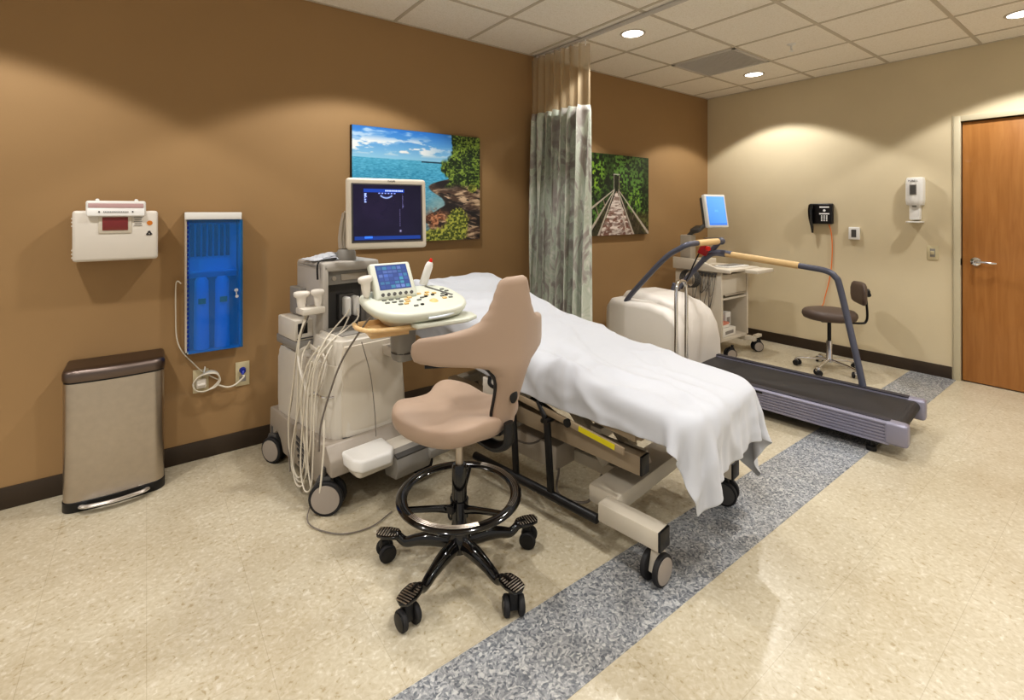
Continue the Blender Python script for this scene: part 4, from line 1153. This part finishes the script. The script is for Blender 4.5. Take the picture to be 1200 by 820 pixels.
# tilted touch panel
tm = cm @ Matrix.Translation((-.085, .085, .075)) @ Matrix.Rotation(R(-42), 4, 'X')
g = G(); g.box((0, 0, .0), (.215, .04, .19), .012, seg=3); g.bm.transform(tm)
g2 = G(); tp = g.build('touch_panel', 'pale_green', cs, 50)
def touch_img(nx=60, ny=50):
    u, v = np.meshgrid(np.linspace(0, 1, nx), np.linspace(0, 1, ny)); img = np.zeros((ny, nx, 3))+np.array([52, 66, 108])
    r_ = np.random.default_rng(8)
    for i in range(6):
        for j in range(6):
            a, b = .06+i*.155, .06+j*.15; c = [(70, 92, 150), (64, 118, 140), (56, 72, 120), (96, 116, 165)][r_.integers(4)]
            img = mixc(img, c, ((u > a) & (u < a+.125) & (v > b) & (v < b+.11))*(.3+.7*r_.random()))
    return img
picture_mesh('touch_screen', touch_img(), .165, .13, SM, tp, tm @ Matrix.Translation((0, -.0212, .015)))
g = G()
for i in range(6): g.cyl((-.075+.03*i, -.02, -.075), (-.075+.03*i, -.026, -.075), .008, n=16)
g.bm.transform(tm); g.build('panel_knobs', 'us_dark', tp)
# support column under the console
g = G(); g.loft([[(.08+a*.05*k, -.44+b*.05*k, z) for a, b in ((-1, -.6), (-.6, -1), (.6, -1), (1, -.6), (1, .6), (.6, 1), (-.6, 1), (-1, .6))] for z, k in ((.66, .85), (.68, 1.0), (.86, 1.12))]); g.build('console_column', 'us_grey', t, 60)
g = G(); g.ring((.08, -.44, .70), .056, .0035, n=40, k=6); g.build('column_seam', 'us_dark', t)
g = G(); g.bar((.08, -.42, .69), (.08, -.24, .69), .08, .05, .01); g.build('console_arm', 'us_shade', t)
# wooden under-tray
g = G()
g.prism([(-.17, -.56), (.30, -.66), (.36, -.60), (.36, -.42), (-.10, -.40)], .842, .856, 'xy', .003)
g.tube([(-.16, -.40, .865), (-.185, -.48, .865), (-.17, -.555, .865), (-.10, -.60, .865), (.0, -.622, .865)], .011, n=10)
g.bar((-.15, -.42, .86), (-.02, -.44, .86), .015, .04, .003)
g.prism([(-.155, -.545), (.02, -.585), (.05, -.42), (-.11, -.40)], .822, .844, 'xy', .003)
g.build('wooden_tray', 'wood', t)
g = G(); g.prism([(.0, -.68), (.26, -.73), (.34, -.70), (.37, -.62), (.30, -.46), (.02, -.46)], .862, .882, 'xy', .006, 3); g.build('document_tray', 'pale_green', t)
# left probe bracket
g = G(); g.prism([(-.01, .86), (-.01, .905), (.10, .905), (.12, .93), (.14, .93), (.14, .70), (.11, .70), (.10, .80), (.08, .855), (.05, .86)], -.24, -.20, 'yz', .004) if False else None
g.box((-.20, -.01, .885), (.12, .10, .035), .010); g.tube([(-.145, 0, .88), (-.13, .0, .84), (-.135, .0, .70)], .018, n=8); g.build('probe_bracket', 'us_body', t)
g = G(); g.tube([(-.195, -.26, .50), (-.24, -.245, .505), (-.245, -.16, .505), (-.215, -.13, .50)], .005, n=8); g.build('cable_hook', 'chrome', t)
g = G(); g.tube([(-.20, .0, .70), (-.265, -.02, .66), (-.262, -.12, .50), (-.235, -.16, .50)], .012, n=8, sx=.6); g.tube([(-.20, .0, .70), (-.22, -.22, .68), (-.235, -.22, .58), (-.235, -.16, .50)], .012, n=8, sx=.6); g.build('side_handle', 'us_body', t)
# hanging probe leads
def lead(P, r_=.0045, m_='cable', n_='probe_lead'):
    g = G(); g.tube(P, r_, n=7); g.build(n_, m_, t)
lead([(.0, -.035, .86), (-.04, -.07, .84), (-.12, -.12, .80), (-.20, -.16, .74), (-.265, -.17, .60), (-.285, -.17, .4), (-.29, -.20, .15), (-.29, -.27, .05), (-.30, -.34, .10), (-.28, -.34, .3), (-.26, -.30, .42)], .0045)
lead([(.05, -.035, .86), (.02, -.09, .82), (-.08, -.16, .79), (-.20, -.22, .75), (-.265, -.20, .62), (-.28, -.20, .30), (-.285, -.14, .08), (-.30, -.08, .05), (-.29, -.02, .13), (-.275, -.03, .45), (-.265, -.02, .72), (-.22, .0, .87)], .0045)
lead([(-.02, -.07, .83), (-.10, -.15, .785), (-.21, -.19, .72), (-.26, -.13, .6), (-.275, -.16, .45), (-.29, -.14, .15), (-.30, -.08, .09), (-.30, -.02, .2), (-.275, -.06, .45), (-.26, -.05, .66), (-.20, .0, .72)], .004)
lead([(-.10, -.15, .78), (-.22, -.24, .70), (-.26, -.21, .52), (-.285, -.24, .25), (-.30, -.25, .1), (-.305, -.18, .07), (-.30, -.13, .2), (-.28, -.14, .5), (-.255, -.15, .66)], .004)
lead([(-.215, -.01, .86), (-.265, -.02, .75), (-.275, .03, .5), (-.285, .06, .3), (-.29, .02, .12), (-.29, -.08, .06), (-.285, -.16, .14), (-.285, -.10, .45), (-.27, -.12, .62), (-.22, -.16, .73)], .0045)
lead([(-.215, -.02, .86), (-.262, -.0, .70), (-.272, .045, .45), (-.285, .07, .26), (-.30, .0, .08)], .004, 'cable_grey')
lead([(-.115, -.50, .93), (-.15, -.46, .86), (-.20, -.36, .70), (-.24, -.32, .55), (-.275, -.30, .40), (-.285, -.30, .28)], .0045, 'cable_grey')
lead([(-.09, -.34, .76), (-.06, -.37, .6), (-.04, -.375, .42), (-.03, -.37, .29)], .0022, 'cable_grey')
lead([(-.29, -.26, .06), (-.36, -.36, .012), (-.30, -.52, .007), (-.18, -.58, .007), (-.05, -.55, .007)], .003, 'cable_grey')
# things resting in or on the machine
def us_world(x, y, z):
    c, s = math.cos(R(UR)), math.sin(R(UR)); return (US[0]+x*c-y*s, US[1]+x*s+y*c, z)
cw = us_world(0, 0, 0)
CMW = Matrix.Translation(US) @ Matrix.Rotation(R(UR), 4, 'Z') @ cm
def probe(label, p, rz, tilt=(0, 0)):
    o = thing('ultrasound_probe', label, 'ultrasound probe', p, rz, 'cream ultrasound probes'); o.rotation_euler = (R(tilt[0]), R(tilt[1]), R(rz))
    g = G(); g.loft([[(a*w_, b*d_, z) for a, b in [(math.cos(2*math.pi*i/20), math.sin(2*math.pi*i/20)) for i in range(20)]] for z, w_, d_ in ((-.05, .010, .010), (-.03, .014, .013), (.0, .017, .014), (.025, .018, .014), (.035, .027, .018), (.05, .030, .019), (.062, .027, .017), (.066, .018, .012))]); g.bm.transform(Matrix.Diagonal((1.35, 1.35, .85, 1))); g.build('housing', 'offwhite', o, 60)
    g = G(); g.cyl((0, 0, -.05), (0, 0, -.075), .007, .005, n=12); g.bm.transform(Matrix.Diagonal((1.2, 1.2, .85, 1))); g.build('strain_relief', 'cable', o)
probe('cream ultrasound probe standing at the left corner of the control console', tuple(CMW @ Vector((-.225, .07, .06))), 20, (0, -6))
probe('cream ultrasound probe hanging in the side bracket, nearest the grey tower', us_world(-.165, -.02, .935), 10)
probe('cream ultrasound probe hanging in the side bracket, farthest from the grey tower', us_world(-.243, -.0, .93), -10)
g = G()
bp = CMW @ Vector((.13, .155, .015))
t2 = thing('gel_bottle', 'white squeeze bottle of gel with red cap standing at the console edge', 'bottle', tuple(bp), 0); t2.rotation_euler = (R(8), R(16), 0)
g.lathe([(0, 0), (.020, 0), (.023, .006), (.022, .10), (.018, .118), (.012, .126), (0, .126)], n=24, scale=(1, .8, 1)); g.build('bottle_body', 'white', t2)
g = G(); g.cyl((0, 0, .125), (0, 0, .145), .0095, .007, n=16); g.build('cap', 'red', t2)
t2 = thing('folded_cloth', 'folded white cloth lying on top of the ultrasound tower left of the monitor', 'cloth', us_world(-.08, .12, 1.128), 10)
rows = []
def crum(n1, n2, w_, d_, h_, s_):
    rows = []
    for i in range(n1+1):
        r_ = []
        for j in range(n2+1):
            x, y = -w_/2+w_*i/n1, -d_/2+d_*j/n2; e = min(1, 6*min(i/n1, 1-i/n1, j/n2, 1-j/n2))
            z = .004+h_*e*(.6+.8*float(fbm(np.array(x*30+s_), np.array(y*30+s_), 3))); r_.append((x+.008*math.sin(j+s_), y+.008*math.sin(i*1.3), z))
        rows.append(r_)
    return rows
cloth_grid('lower_fold', crum(16, 16, .17, .15, .012, 1), None, 'sheet', t2, .004)
o = cloth_grid('upper_fold', crum(14, 14, .13, .10, .012, 4), None, 'sheet', t2, .004); o.location = (.03, .0, .016); o.rotation_euler = (0, R(-6), R(18))
t2 = thing('dark_probe_cord', 'short black cord lying on the tower edge beside the folded cloth', 'cord', us_world(-.10, .02, 1.13))
g = G(); g.tube([(.08, .06, .006), (.03, .02, .008), (-.02, -.01, .006), (-.05, -.03, .0), (-.062, -.045, -.03), (-.06, -.045, -.09)], .005, n=8); g.build('cord', 'black', t2)
# clear bottle with red cap by the brake pedals
t2 = thing('clear_bottle', 'clear bottle with red cap standing in the footrest beside the brake pedals', 'bottle', us_world(.325, -.45, .065))
g = G(); g.lathe([(0, .165), (.018, .165), (.020, .17), (.020, .25), (.014, .262), (0, .262)], n=20); g.build('bottle_body', 'clear', t2)
g = G(); g.cyl((0, 0, .262), (0, 0, .282), .014, n=18); g.build('cap', 'red', t2)

# ------------------------------------------------------------ treadmill
t = thing('treadmill', 'grey medical treadmill with black belt, cream motor hood and padded handrails', 'treadmill', (3.68, .885, 0), 5)
g = G(); g.span((-.235, .03, .165), (.235, 1.5, .188), bev=.004); g.cyl((-.235, .045, .155), (.235, .045, .155), .034); g.build('running_belt', 'belt', t)
g = G(); g.span((-.23, .10, .10), (.23, 1.9, .16)); g.build('deck', 'tread_dark', t)
for sx in (-1, 1):
    g = G()
    prof = [(.235, .195), (.300, .20), (.306, .19)]
    for i in range(6):
        z = .182-i*.018; prof += [(.306, z), (.300, z-.003), (.300, z-.006), (.306, z-.009)]
    prof += [(.306, .07), (.245, .075), (.235, .09)]
    g.prism([(sx*x, z) for x, z in prof], .07, 1.95, 'xz'); o = g.build('side_rail', 'tread_rail', t, 30)
    g = G(); g.span((sx*.24, .07, .197), (sx*.288, 1.40, .204), bev=.002); g.build('tread_strip', 'tread_dark', o)
    g = G(); g.box((sx*.272, .04, .137), (.078, .11, .128), .018, seg=3); g.build('end_cap', 'tread_rail', t)
    g = G(); g.cyl((sx*.27, .16, .0), (sx*.27, .16, .03), .026, bev=.005); g.cyl((sx*.27, .16, .03), (sx*.27, .16, .08), .012); g.build('levelling_foot', 'black', t)
    g = G(); g.cyl((sx*.20, 1.75, .035), (sx*.26, 1.75, .035), .035); g.bar((sx*.23, 1.75, .03), (sx*.23, 1.8, .12), .05, .03, .004); g.build('transport_wheel', 'black', t)
g = G(); g.box((-.3075, .78, .178), (.004, .05, .012)); g.cyl((-.306, .80, .14), (-.310, .80, .14), .006, n=12); g.cyl((-.306, .80, .11), (-.310, .80, .11), .006, n=12); g.build('rail_bolts', 'black', t)
# hood
def hood_ring(y, z1, w_, r_=.06, z0=.08):
    P = [(-w_, y, z0)]
    for i in range(7):
        a = math.pi-i/6*math.pi/2; P.append((-w_+r_+r_*math.cos(a), y, z1-r_+r_*math.sin(a)))
    for i in range(7):
        a = math.pi/2-i/6*math.pi/2; P.append((w_-r_+r_*math.cos(a), y, z1-r_+r_*math.sin(a)))
    P.append((w_, y, z0)); return P
g = G(); g.loft([hood_ring(1.33, .22, .322, .03), hood_ring(1.336, .36, .325, .05), hood_ring(1.36, .48, .325, .055), hood_ring(1.41, .575, .325, .055), hood_ring(1.49, .63, .325, .055), hood_ring(1.62, .655, .325, .055), hood_ring(1.88, .66, .325, .055), hood_ring(2.0, .65, .32, .05), hood_ring(2.04, .60, .31, .05), hood_ring(2.05, .55, .30, .05)])
hd = g.build('motor_hood', 'hood', t, 60)
g = G(); g.loft([hood_ring(1.345, .40, .20, .04), hood_ring(1.375, .53, .215, .05), hood_ring(1.45, .64, .22, .06), hood_ring(1.58, .70, .22, .06), hood_ring(1.85, .715, .21, .06), hood_ring(1.96, .70, .17), hood_ring(2.02, .63, .16)]); g.build('hood_crown', 'hood', hd, 60)
# rails
g = G()
g.tube([(-.29, 1.86, .63), (-.29, 1.78, .73), (-.29, 1.50, 1.02), (-.29, 1.36, 1.115), (-.27, 1.31, 1.145), (-.22, 1.30, 1.15), (-.1, 1.30, 1.15)], .021, n=14)
g.tube([(.24, 1.76, .64), (.26, 1.68, .72), (.285, 1.42, 1.03), (.29, 1.335, 1.13), (.28, 1.305, 1.15), (.23, 1.30, 1.15)], .021, n=14)
g.cyl((-.12, 1.30, 1.15), (.24, 1.30, 1.15), .019); g.ball((.285, 1.305, 1.148), (.058, .058, .058)); g.cyl((.25, 1.73, .65), (.25, 1.70, .75), .032)
g.tube([(.275, 1.46, .98), (.285, 1.40, 1.035), (.285, 1.33, 1.05), (.285, 1.22, 1.045)], .026, n=12)
g.tube([(.285, 1.35, 1.045), (.285, 1.0, 1.02), (.285, .66, .985), (.285, .54, .968), (.285, .485, .93), (.285, .455, .85), (.28, .36, .40), (.275, .32, .20)], .0215, n=14)
g.build('handrail', 'tread_tube', t, 60)
g = G(); g.cyl((-.14, 1.30, 1.15), (.20, 1.30, 1.15), .0255, bev=.004); g.build('front_grip', 'grip', t)
g = G(); g.cyl((.285, 1.27, 1.045), (.285, .72, .992), .026, bev=.004); g.build('side_grip', 'grip', t)
g = G(); g.box((.19, 1.41, 1.075), (.07, .075, .085), .008, rot=(R(25), 0, R(20))); o = g.build('stop_switch_box', 'dark_red', t)
g = G(); g.cyl((.175, 1.375, 1.085), (.165, 1.355, 1.09), .02, bev=.004); g.build('stop_button', 'red', o)
g = G(); g.bar((.235, 1.445, 1.06), (.275, 1.43, 1.05), .02, .03, .003); g.tube([(.20, 1.45, 1.06), (.19, 1.50, .95), (.2, 1.55, .85), (.23, 1.60, .78), (.2, 1.62, .72)], .006, n=6); g.build('switch_mount', 'black', o)

# ------------------------------------------------------------ step stool with handrail
t = thing('step_stool', 'low step stool with tall narrow chrome handrail between bed and treadmill', 'step stool', (3.09, 1.95, 0), 10)
g = G(); g.box((-.06, 0, .235), (.27, .30, .03), .008); g.build('platform', 'rubber', t)
g = G()
for sx in (-.17, .05):
    for sy in (-.13, .13): g.cyl((sx, sy*1.1, .012), (sx, sy, .22), .012, n=14)
g.build('legs', 'chrome', t)
g = G()
for sx in (-.17, .05):
    for sy in (-.13, .13): g.cyl((sx, sy*1.105, .0), (sx, sy*1.1, .022), .016, n=14)
g.build('rubber_feet', 'rubber', t)
g = G(); g.tube([(-.085, .12, .22), (-.085, .12, .60), (-.085, .12, .80), (-.07, .12, .87), (-.035, .12, .895), (.035, .12, .895), (.07, .12, .87), (.085, .12, .80), (.085, .12, .60), (.085, .12, .22)], .0125, n=12); g.build('handrail', 'chrome', t, 60)

# ------------------------------------------------------------ stress test cart
t = thing('stress_test_cart', 'cream wheeled cardiac test cart with open shelf and tilted blue monitor', 'medical cart', (4.62, 2.76, 0), 0)
g = G(); g.span((-.27, -.26, .17), (-.235, .24, .82), bev=.004); g.build('side_panel', 'cream', t)
g = G(); g.span((.205, -.26, .17), (.235, .24, .82), bev=.004); g.build('side_panel', 'cream', t)
g = G(); g.span((-.235, .215, .17), (.205, .24, .82)); g.build('back_panel', 'cream', t)
g = G(); g.span((-.26, -.25, .15), (.225, .24, .18), bev=.003); g.span((-.235, -.25, .545), (.205, .22, .565), bev=.002); g.build('shelf', 'cream', t)
g = G(); g.span((-.23, -.255, .60), (.20, .2, .79), bev=.004); dr = g.build('drawer', 'cream', t)
g = G(); g.span((-.2, -.262, .585), (.18, -.25, .60), bev=.002); g.build('drawer_pull', 'us_shade', dr)
g = G(); g.prism([(-.36, .82), (-.36, .85), (-.24, .855), (-.10, .90), (.05, .93), (.25, .935), (.25, .82)], -.30, -.27, 'yz', .004); g.span((-.274, -.34, .823), (.29, .245, .848), bev=.006); g.span((-.274, .1, .84), (.26, .245, .90), bev=.006)
g.build('worktop', 'cream', t)
g = G(); g.prism([(.02, -.46), (.34, -.46), (.34, -.22), (.02, -.22)], .80, .835, 'xy', .006); g.build('pull_out_tray', 'cream', t)
g = G(); g.box((.06, -.18, .855), (.34, .16, .012), .004, rot=(0, 0, R(-4))); kb = g.build('keyboard', 'white', t)
g = G()
for i in range(4):
    for j in range(13): g.box((-.08+j*.023, -.13-i*.03, .863), (.018, .022, .006), .0015)
g.build('keys', 'us_grey', kb)
g = G(); g.bar((-.25, -.22, .13), (-.25, .26, .13), .05, .05, .006); g.bar((.22, -.34, .13), (.22, .26, .13), .05, .05, .006); g.bar((-.25, .0, .13), (.22, .0, .13), .06, .04, .006); g.bar((.22, -.33, .155), (.33, -.33, .155), .04, .03, .004)
g.build('base_frame', 'cream', t)
for (x, y, h_) in ((-.20, -.31, -32), (.27, -.33, -34), (-.24, .22, 60), (.22, .22, 60)): caster(t, x, y, .052, .016, True, h_, 'wheel_grey', 'black', .03)
g = G(); g.span((-.25, .08, .90), (-.15, .20, 1.16), bev=.01); g.build('monitor_post', 'us_shade', t)
g = G(); g.tube([(-.20, .13, 1.15), (-.21, .08, 1.19), (-.20, .02, 1.21), (-.16, -.03, 1.27)], .022, n=10); g.box((-.19, .04, 1.225), (.12, .10, .03), .01, rot=(0, R(-20), 0)); g.build('monitor_arm', 'us_dark', t)
m3 = Matrix.Translation((-.055, -.07, 1.40)) @ Matrix.Rotation(R(-14), 4, 'Z') @ Matrix.Rotation(R(-10), 4, 'X')
g = G(); g.box((0, 0, 0), (.275, .045, .335), .012, seg=3); g.bm.transform(m3); mo = g.build('monitor', 'white', t)
g = G(); g.box((-.01, .03, 0), (.26, .04, .29), .012); g.bm.transform(m3); g.build('monitor_back', 'us_dark', mo)
def cart_img(nx=70, ny=80):
    u, v = np.meshgrid(np.linspace(0, 1, nx), np.linspace(0, 1, ny)); img = mixc((70, 125, 195), (100, 155, 215), v*.6+.3*u)
    img = mixc(img, (60, 110, 190), (v < .07)*1.); img = mixc(img, (70, 120, 200), (u < .05)*.6+(u > .96)*.6)
    for k in range(4): img = mixc(img, (96, 158, 190), ((np.abs(u-.40-.05*k) < .016) & (np.abs(v-.5) < .035))*.8)
    return img
picture_mesh('screen', cart_img(), .232, .29, SM, mo, m3 @ Matrix.Translation((.0, -.0232, 0)))
g = G(); g.bar((-.12, .0, 1.13), (.12, -.05, 1.13), .04, .008, .002); g.build('cable_arm', 'us_grey', t)
# patient lead set hanging at the side
g = G(); g.box((-.285, -.12, .80), (.02, .20, .012), .003)
for i in range(6): g.box((-.290, -.21+.035*i, .785), (.012, .014, .03), .003)
g.build('lead_rack', 'us_dark', t)
for k in range(9):
    y0 = -.21+.035*(k % 6); rr = random.Random(k)
    g = G(); l = rr.uniform(.10, .34); y1 = y0+rr.uniform(-.04, .08)
    g.tube([(-.29, y0, .78), (-.30, y0+.01, .74-l*.3), (-.295, (y0+y1)/2+.03, .76-l), (-.31, y1, .74-l*.6), (-.295, y1+.01, .77)], .0028, n=5); g.build('patient_lead', ['cable_grey', 'us_grey', 'us_dark'][k % 3], t)
g = G()
for k in range(5):
    P = [(-.34-.008*k, .0+.085*math.cos(a*2*math.pi/12)+.008*k, .74+.085*math.sin(a*2*math.pi/12)) for a in range(12)]
    g.tube(P, .005, n=6, closed=True, smooth=3)
g.tube([(-.30, .0, .81), (-.33, .0, .82), (-.34, .0, .83)], .005, n=6)
g.build('coiled_trunk_cable', 'us_dark', t)
def shelf_box(name, label, cat, c, d, m_, rz=0):
    o = thing(name, label, cat, (4.62+c[0], 2.76+c[1], c[2]), rz)
    g = G(); g.box((0, 0, d[2]/2), d, .003); g.build('carton', m_, o)
    return o, d
o, d = shelf_box('paper_carton', 'long white paper carton on the bottom shelf of the cream cart', 'box', (-.06, -.09, .181), (.26, .26, .075), 'paper', 3)
g = G(); g.box((0, -.131, .035), (.16, .002, .03)); g.build('printed_label', 'grey_print', o)
o, d = shelf_box('paper_stack', 'salmon and white stack of chart paper on the carton in the cart', 'paper', (-.10, -.11, .258), (.16, .18, .03), 'paper', 3)
g = G(); g.box((0, 0, .04), (.16, .18, .022), .001); g.build('coloured_sheets', 'salmon', o)
o, d = shelf_box('binder_box', 'upright white carton at the right of the cart shelf', 'box', (.035, -.06, .258), (.09, .20, .135), 'white', -2)
g = G(); g.box((.0, -.101, .06), (.05, .002, .05)); g.cyl((.02, -.10, .03), (.02, -.103, .03), .006, n=12); g.build('printed_label', 'grey_print', o)

# ------------------------------------------------------------ brown task stool
t = thing('task_stool', 'round brown vinyl stool with small backrest and chrome five star base', 'stool', (4.82, 1.76, 0), -55)
g = G(); g.lathe([(0, .415), (.19, .415), (.215, .425), (.226, .45), (.222, .475), (.205, .492), (.17, .50), (0, .503)], n=48); g.bm.transform(Matrix.Translation((0, 0, .035)) @ Matrix.Diagonal((.93, .93, 1, 1))); g.build('seat', 'brown_vinyl', t, 60)
g = G(); g.box((0, 0, .405), (.16, .16, .02), .004); g.tube([(.02, .0, .40), (.10, .0, .392), (.24, 0, .392), (.275, 0, .41), (.285, 0, .47), (.275, 0, .62), (.265, 0, .68)], .011, n=10, sx=1.4, sy=.8); g.ball((.285, 0, .66), (.045, .05, .07)); g.cyl((.285, -.035, .645), (.285, .035, .645), .018); g.bm.transform(Matrix.Translation((0, 0, .035))); g.build('back_bracket', 'black', t)
g = G()
rg = []
for z, w_, d_ in ((.555, .05, .012), (.56, .12, .02), (.575, .15, .027), (.62, .165, .03), (.68, .165, .03), (.72, .15, .027), (.74, .12, .02), (.745, .05, .012)):
    rg.append([(.235+d_*math.sin(2*math.pi*i/28)-.5*(w_*math.cos(2*math.pi*i/28))**2*1.6, w_*math.copysign(abs(math.cos(2*math.pi*i/28))**.8, math.cos(2*math.pi*i/28)), z) for i in range(28)])
g.loft(rg); g.bm.transform(Matrix.Translation((0, 0, .04))); g.build('backrest', 'brown_vinyl', t, 60)
g = G(); g.cyl((0, 0, .25), (0, 0, .445), .015); g.build('gas_rod', 'black', t)
g = G(); g.lathe([(0, .075), (.03, .075), (.028, .10), (.023, .11), (.023, .26), (0, .26)], n=24); g.build('column', 'chrome', t)
for k in range(5):
    a = R(20+72*k); m = Matrix.Rotation(a, 4, 'Z')
    g = G(); g.tube([(.01, 0, .092), (.12, 0, .085), (.245, 0, .068)], [.018, .015, .012], n=10, sx=1.1, sy=.8); g.bm.transform(m); g.build('base_arm', 'chrome', t, 60)
    caster(t, .245*math.cos(a), .245*math.sin(a), .026, .016, True, 40+50*k, 'black', 'chrome', .02)

# ------------------------------------------------------------ separate loose repeats into parts of their own
SPLIT = {'grey_keys': 'grey_key', 'amber_keys': 'amber_key', 'dark_keys': 'dark_key', 'panel_knobs': 'panel_knob', 'keys': 'key', 'buttons': 'button',
         'lift_arms': 'lift_arm', 'carrier_hooks': 'carrier_hook', 'legs': 'leg', 'rubber_feet': 'rubber_foot', 'hinge_knobs': 'hinge_knob', 'vent_slots': 'vent_slot',
         'slots': 'slot', 'grip_strips': 'grip_strip', 'grip_lines': 'grip_line', 'rail_bolts': 'rail_bolt', 'cross_tubes': 'cross_tube', 'hub_cap': 'hub_cap',
         'label_card': 'label_card', 'shelf': 'shelf', 'sockets': 'socket', 'cables': 'cable', 'louvres': 'louvre', 'lead_rack': 'lead_clip', 'actuator': 'actuator',
         'keypad': 'phone_key', 'small_print': 'small_print', 'base_frame': 'base_bar', 'vent_grille': 'vent_slat', 'printed_label': 'printed_label', 'deck_frame': 'deck_bar'}
def split_loose(o, nm):
    bm = bmesh.new(); bm.from_mesh(o.data); seen = set(); groups = []
    for v in bm.verts:
        if v.index in seen: continue
        st = [v]; seen.add(v.index); comp = []
        while st:
            a = st.pop(); comp.append(a.index)
            for e in a.link_edges:
                b = e.other_vert(a)
                if b.index not in seen: seen.add(b.index); st.append(b)
        groups.append(comp)
    bm.free()
    if len(groups) < 2 or len(groups) > 100: o.name = nm; return
    src = o.data; sharp = [e.use_edge_sharp if hasattr(e, 'use_edge_sharp') else False for e in src.edges]
    for comp in groups:
        b2 = bmesh.new(); b2.from_mesh(src); b2.verts.ensure_lookup_table(); keep = set(comp)
        bmesh.ops.delete(b2, geom=[v for v in b2.verts if v.index not in keep], context='VERTS')
        me = bpy.data.meshes.new(nm); b2.to_mesh(me); b2.free()
        for m in src.materials: me.materials.append(m)
        q = bpy.data.objects.new(nm, me); COL.objects.link(q); q.parent = o.parent
    bpy.data.objects.remove(o)
for o in [o for o in bpy.data.objects if o.type == 'MESH' and o.parent is not None and o.name.split('.')[0] in SPLIT]:
    if o.name.startswith('deck_frame') or not kids(o): split_loose(o, SPLIT[o.name.split('.')[0]])

# ------------------------------------------------------------ world
w = bpy.data.worlds.new('world'); sc.world = w; w.use_nodes = True
bg = w.node_tree.nodes['Background']; bg.inputs[0].default_value = (1, .965, .92, 1); bg.inputs[1].default_value = .5
sc.view_settings.view_transform = 'Standard'
try: sc.view_settings.look = 'Medium High Contrast'
except Exception: sc.view_settings.look = 'None'
sc.view_settings.exposure = -.15
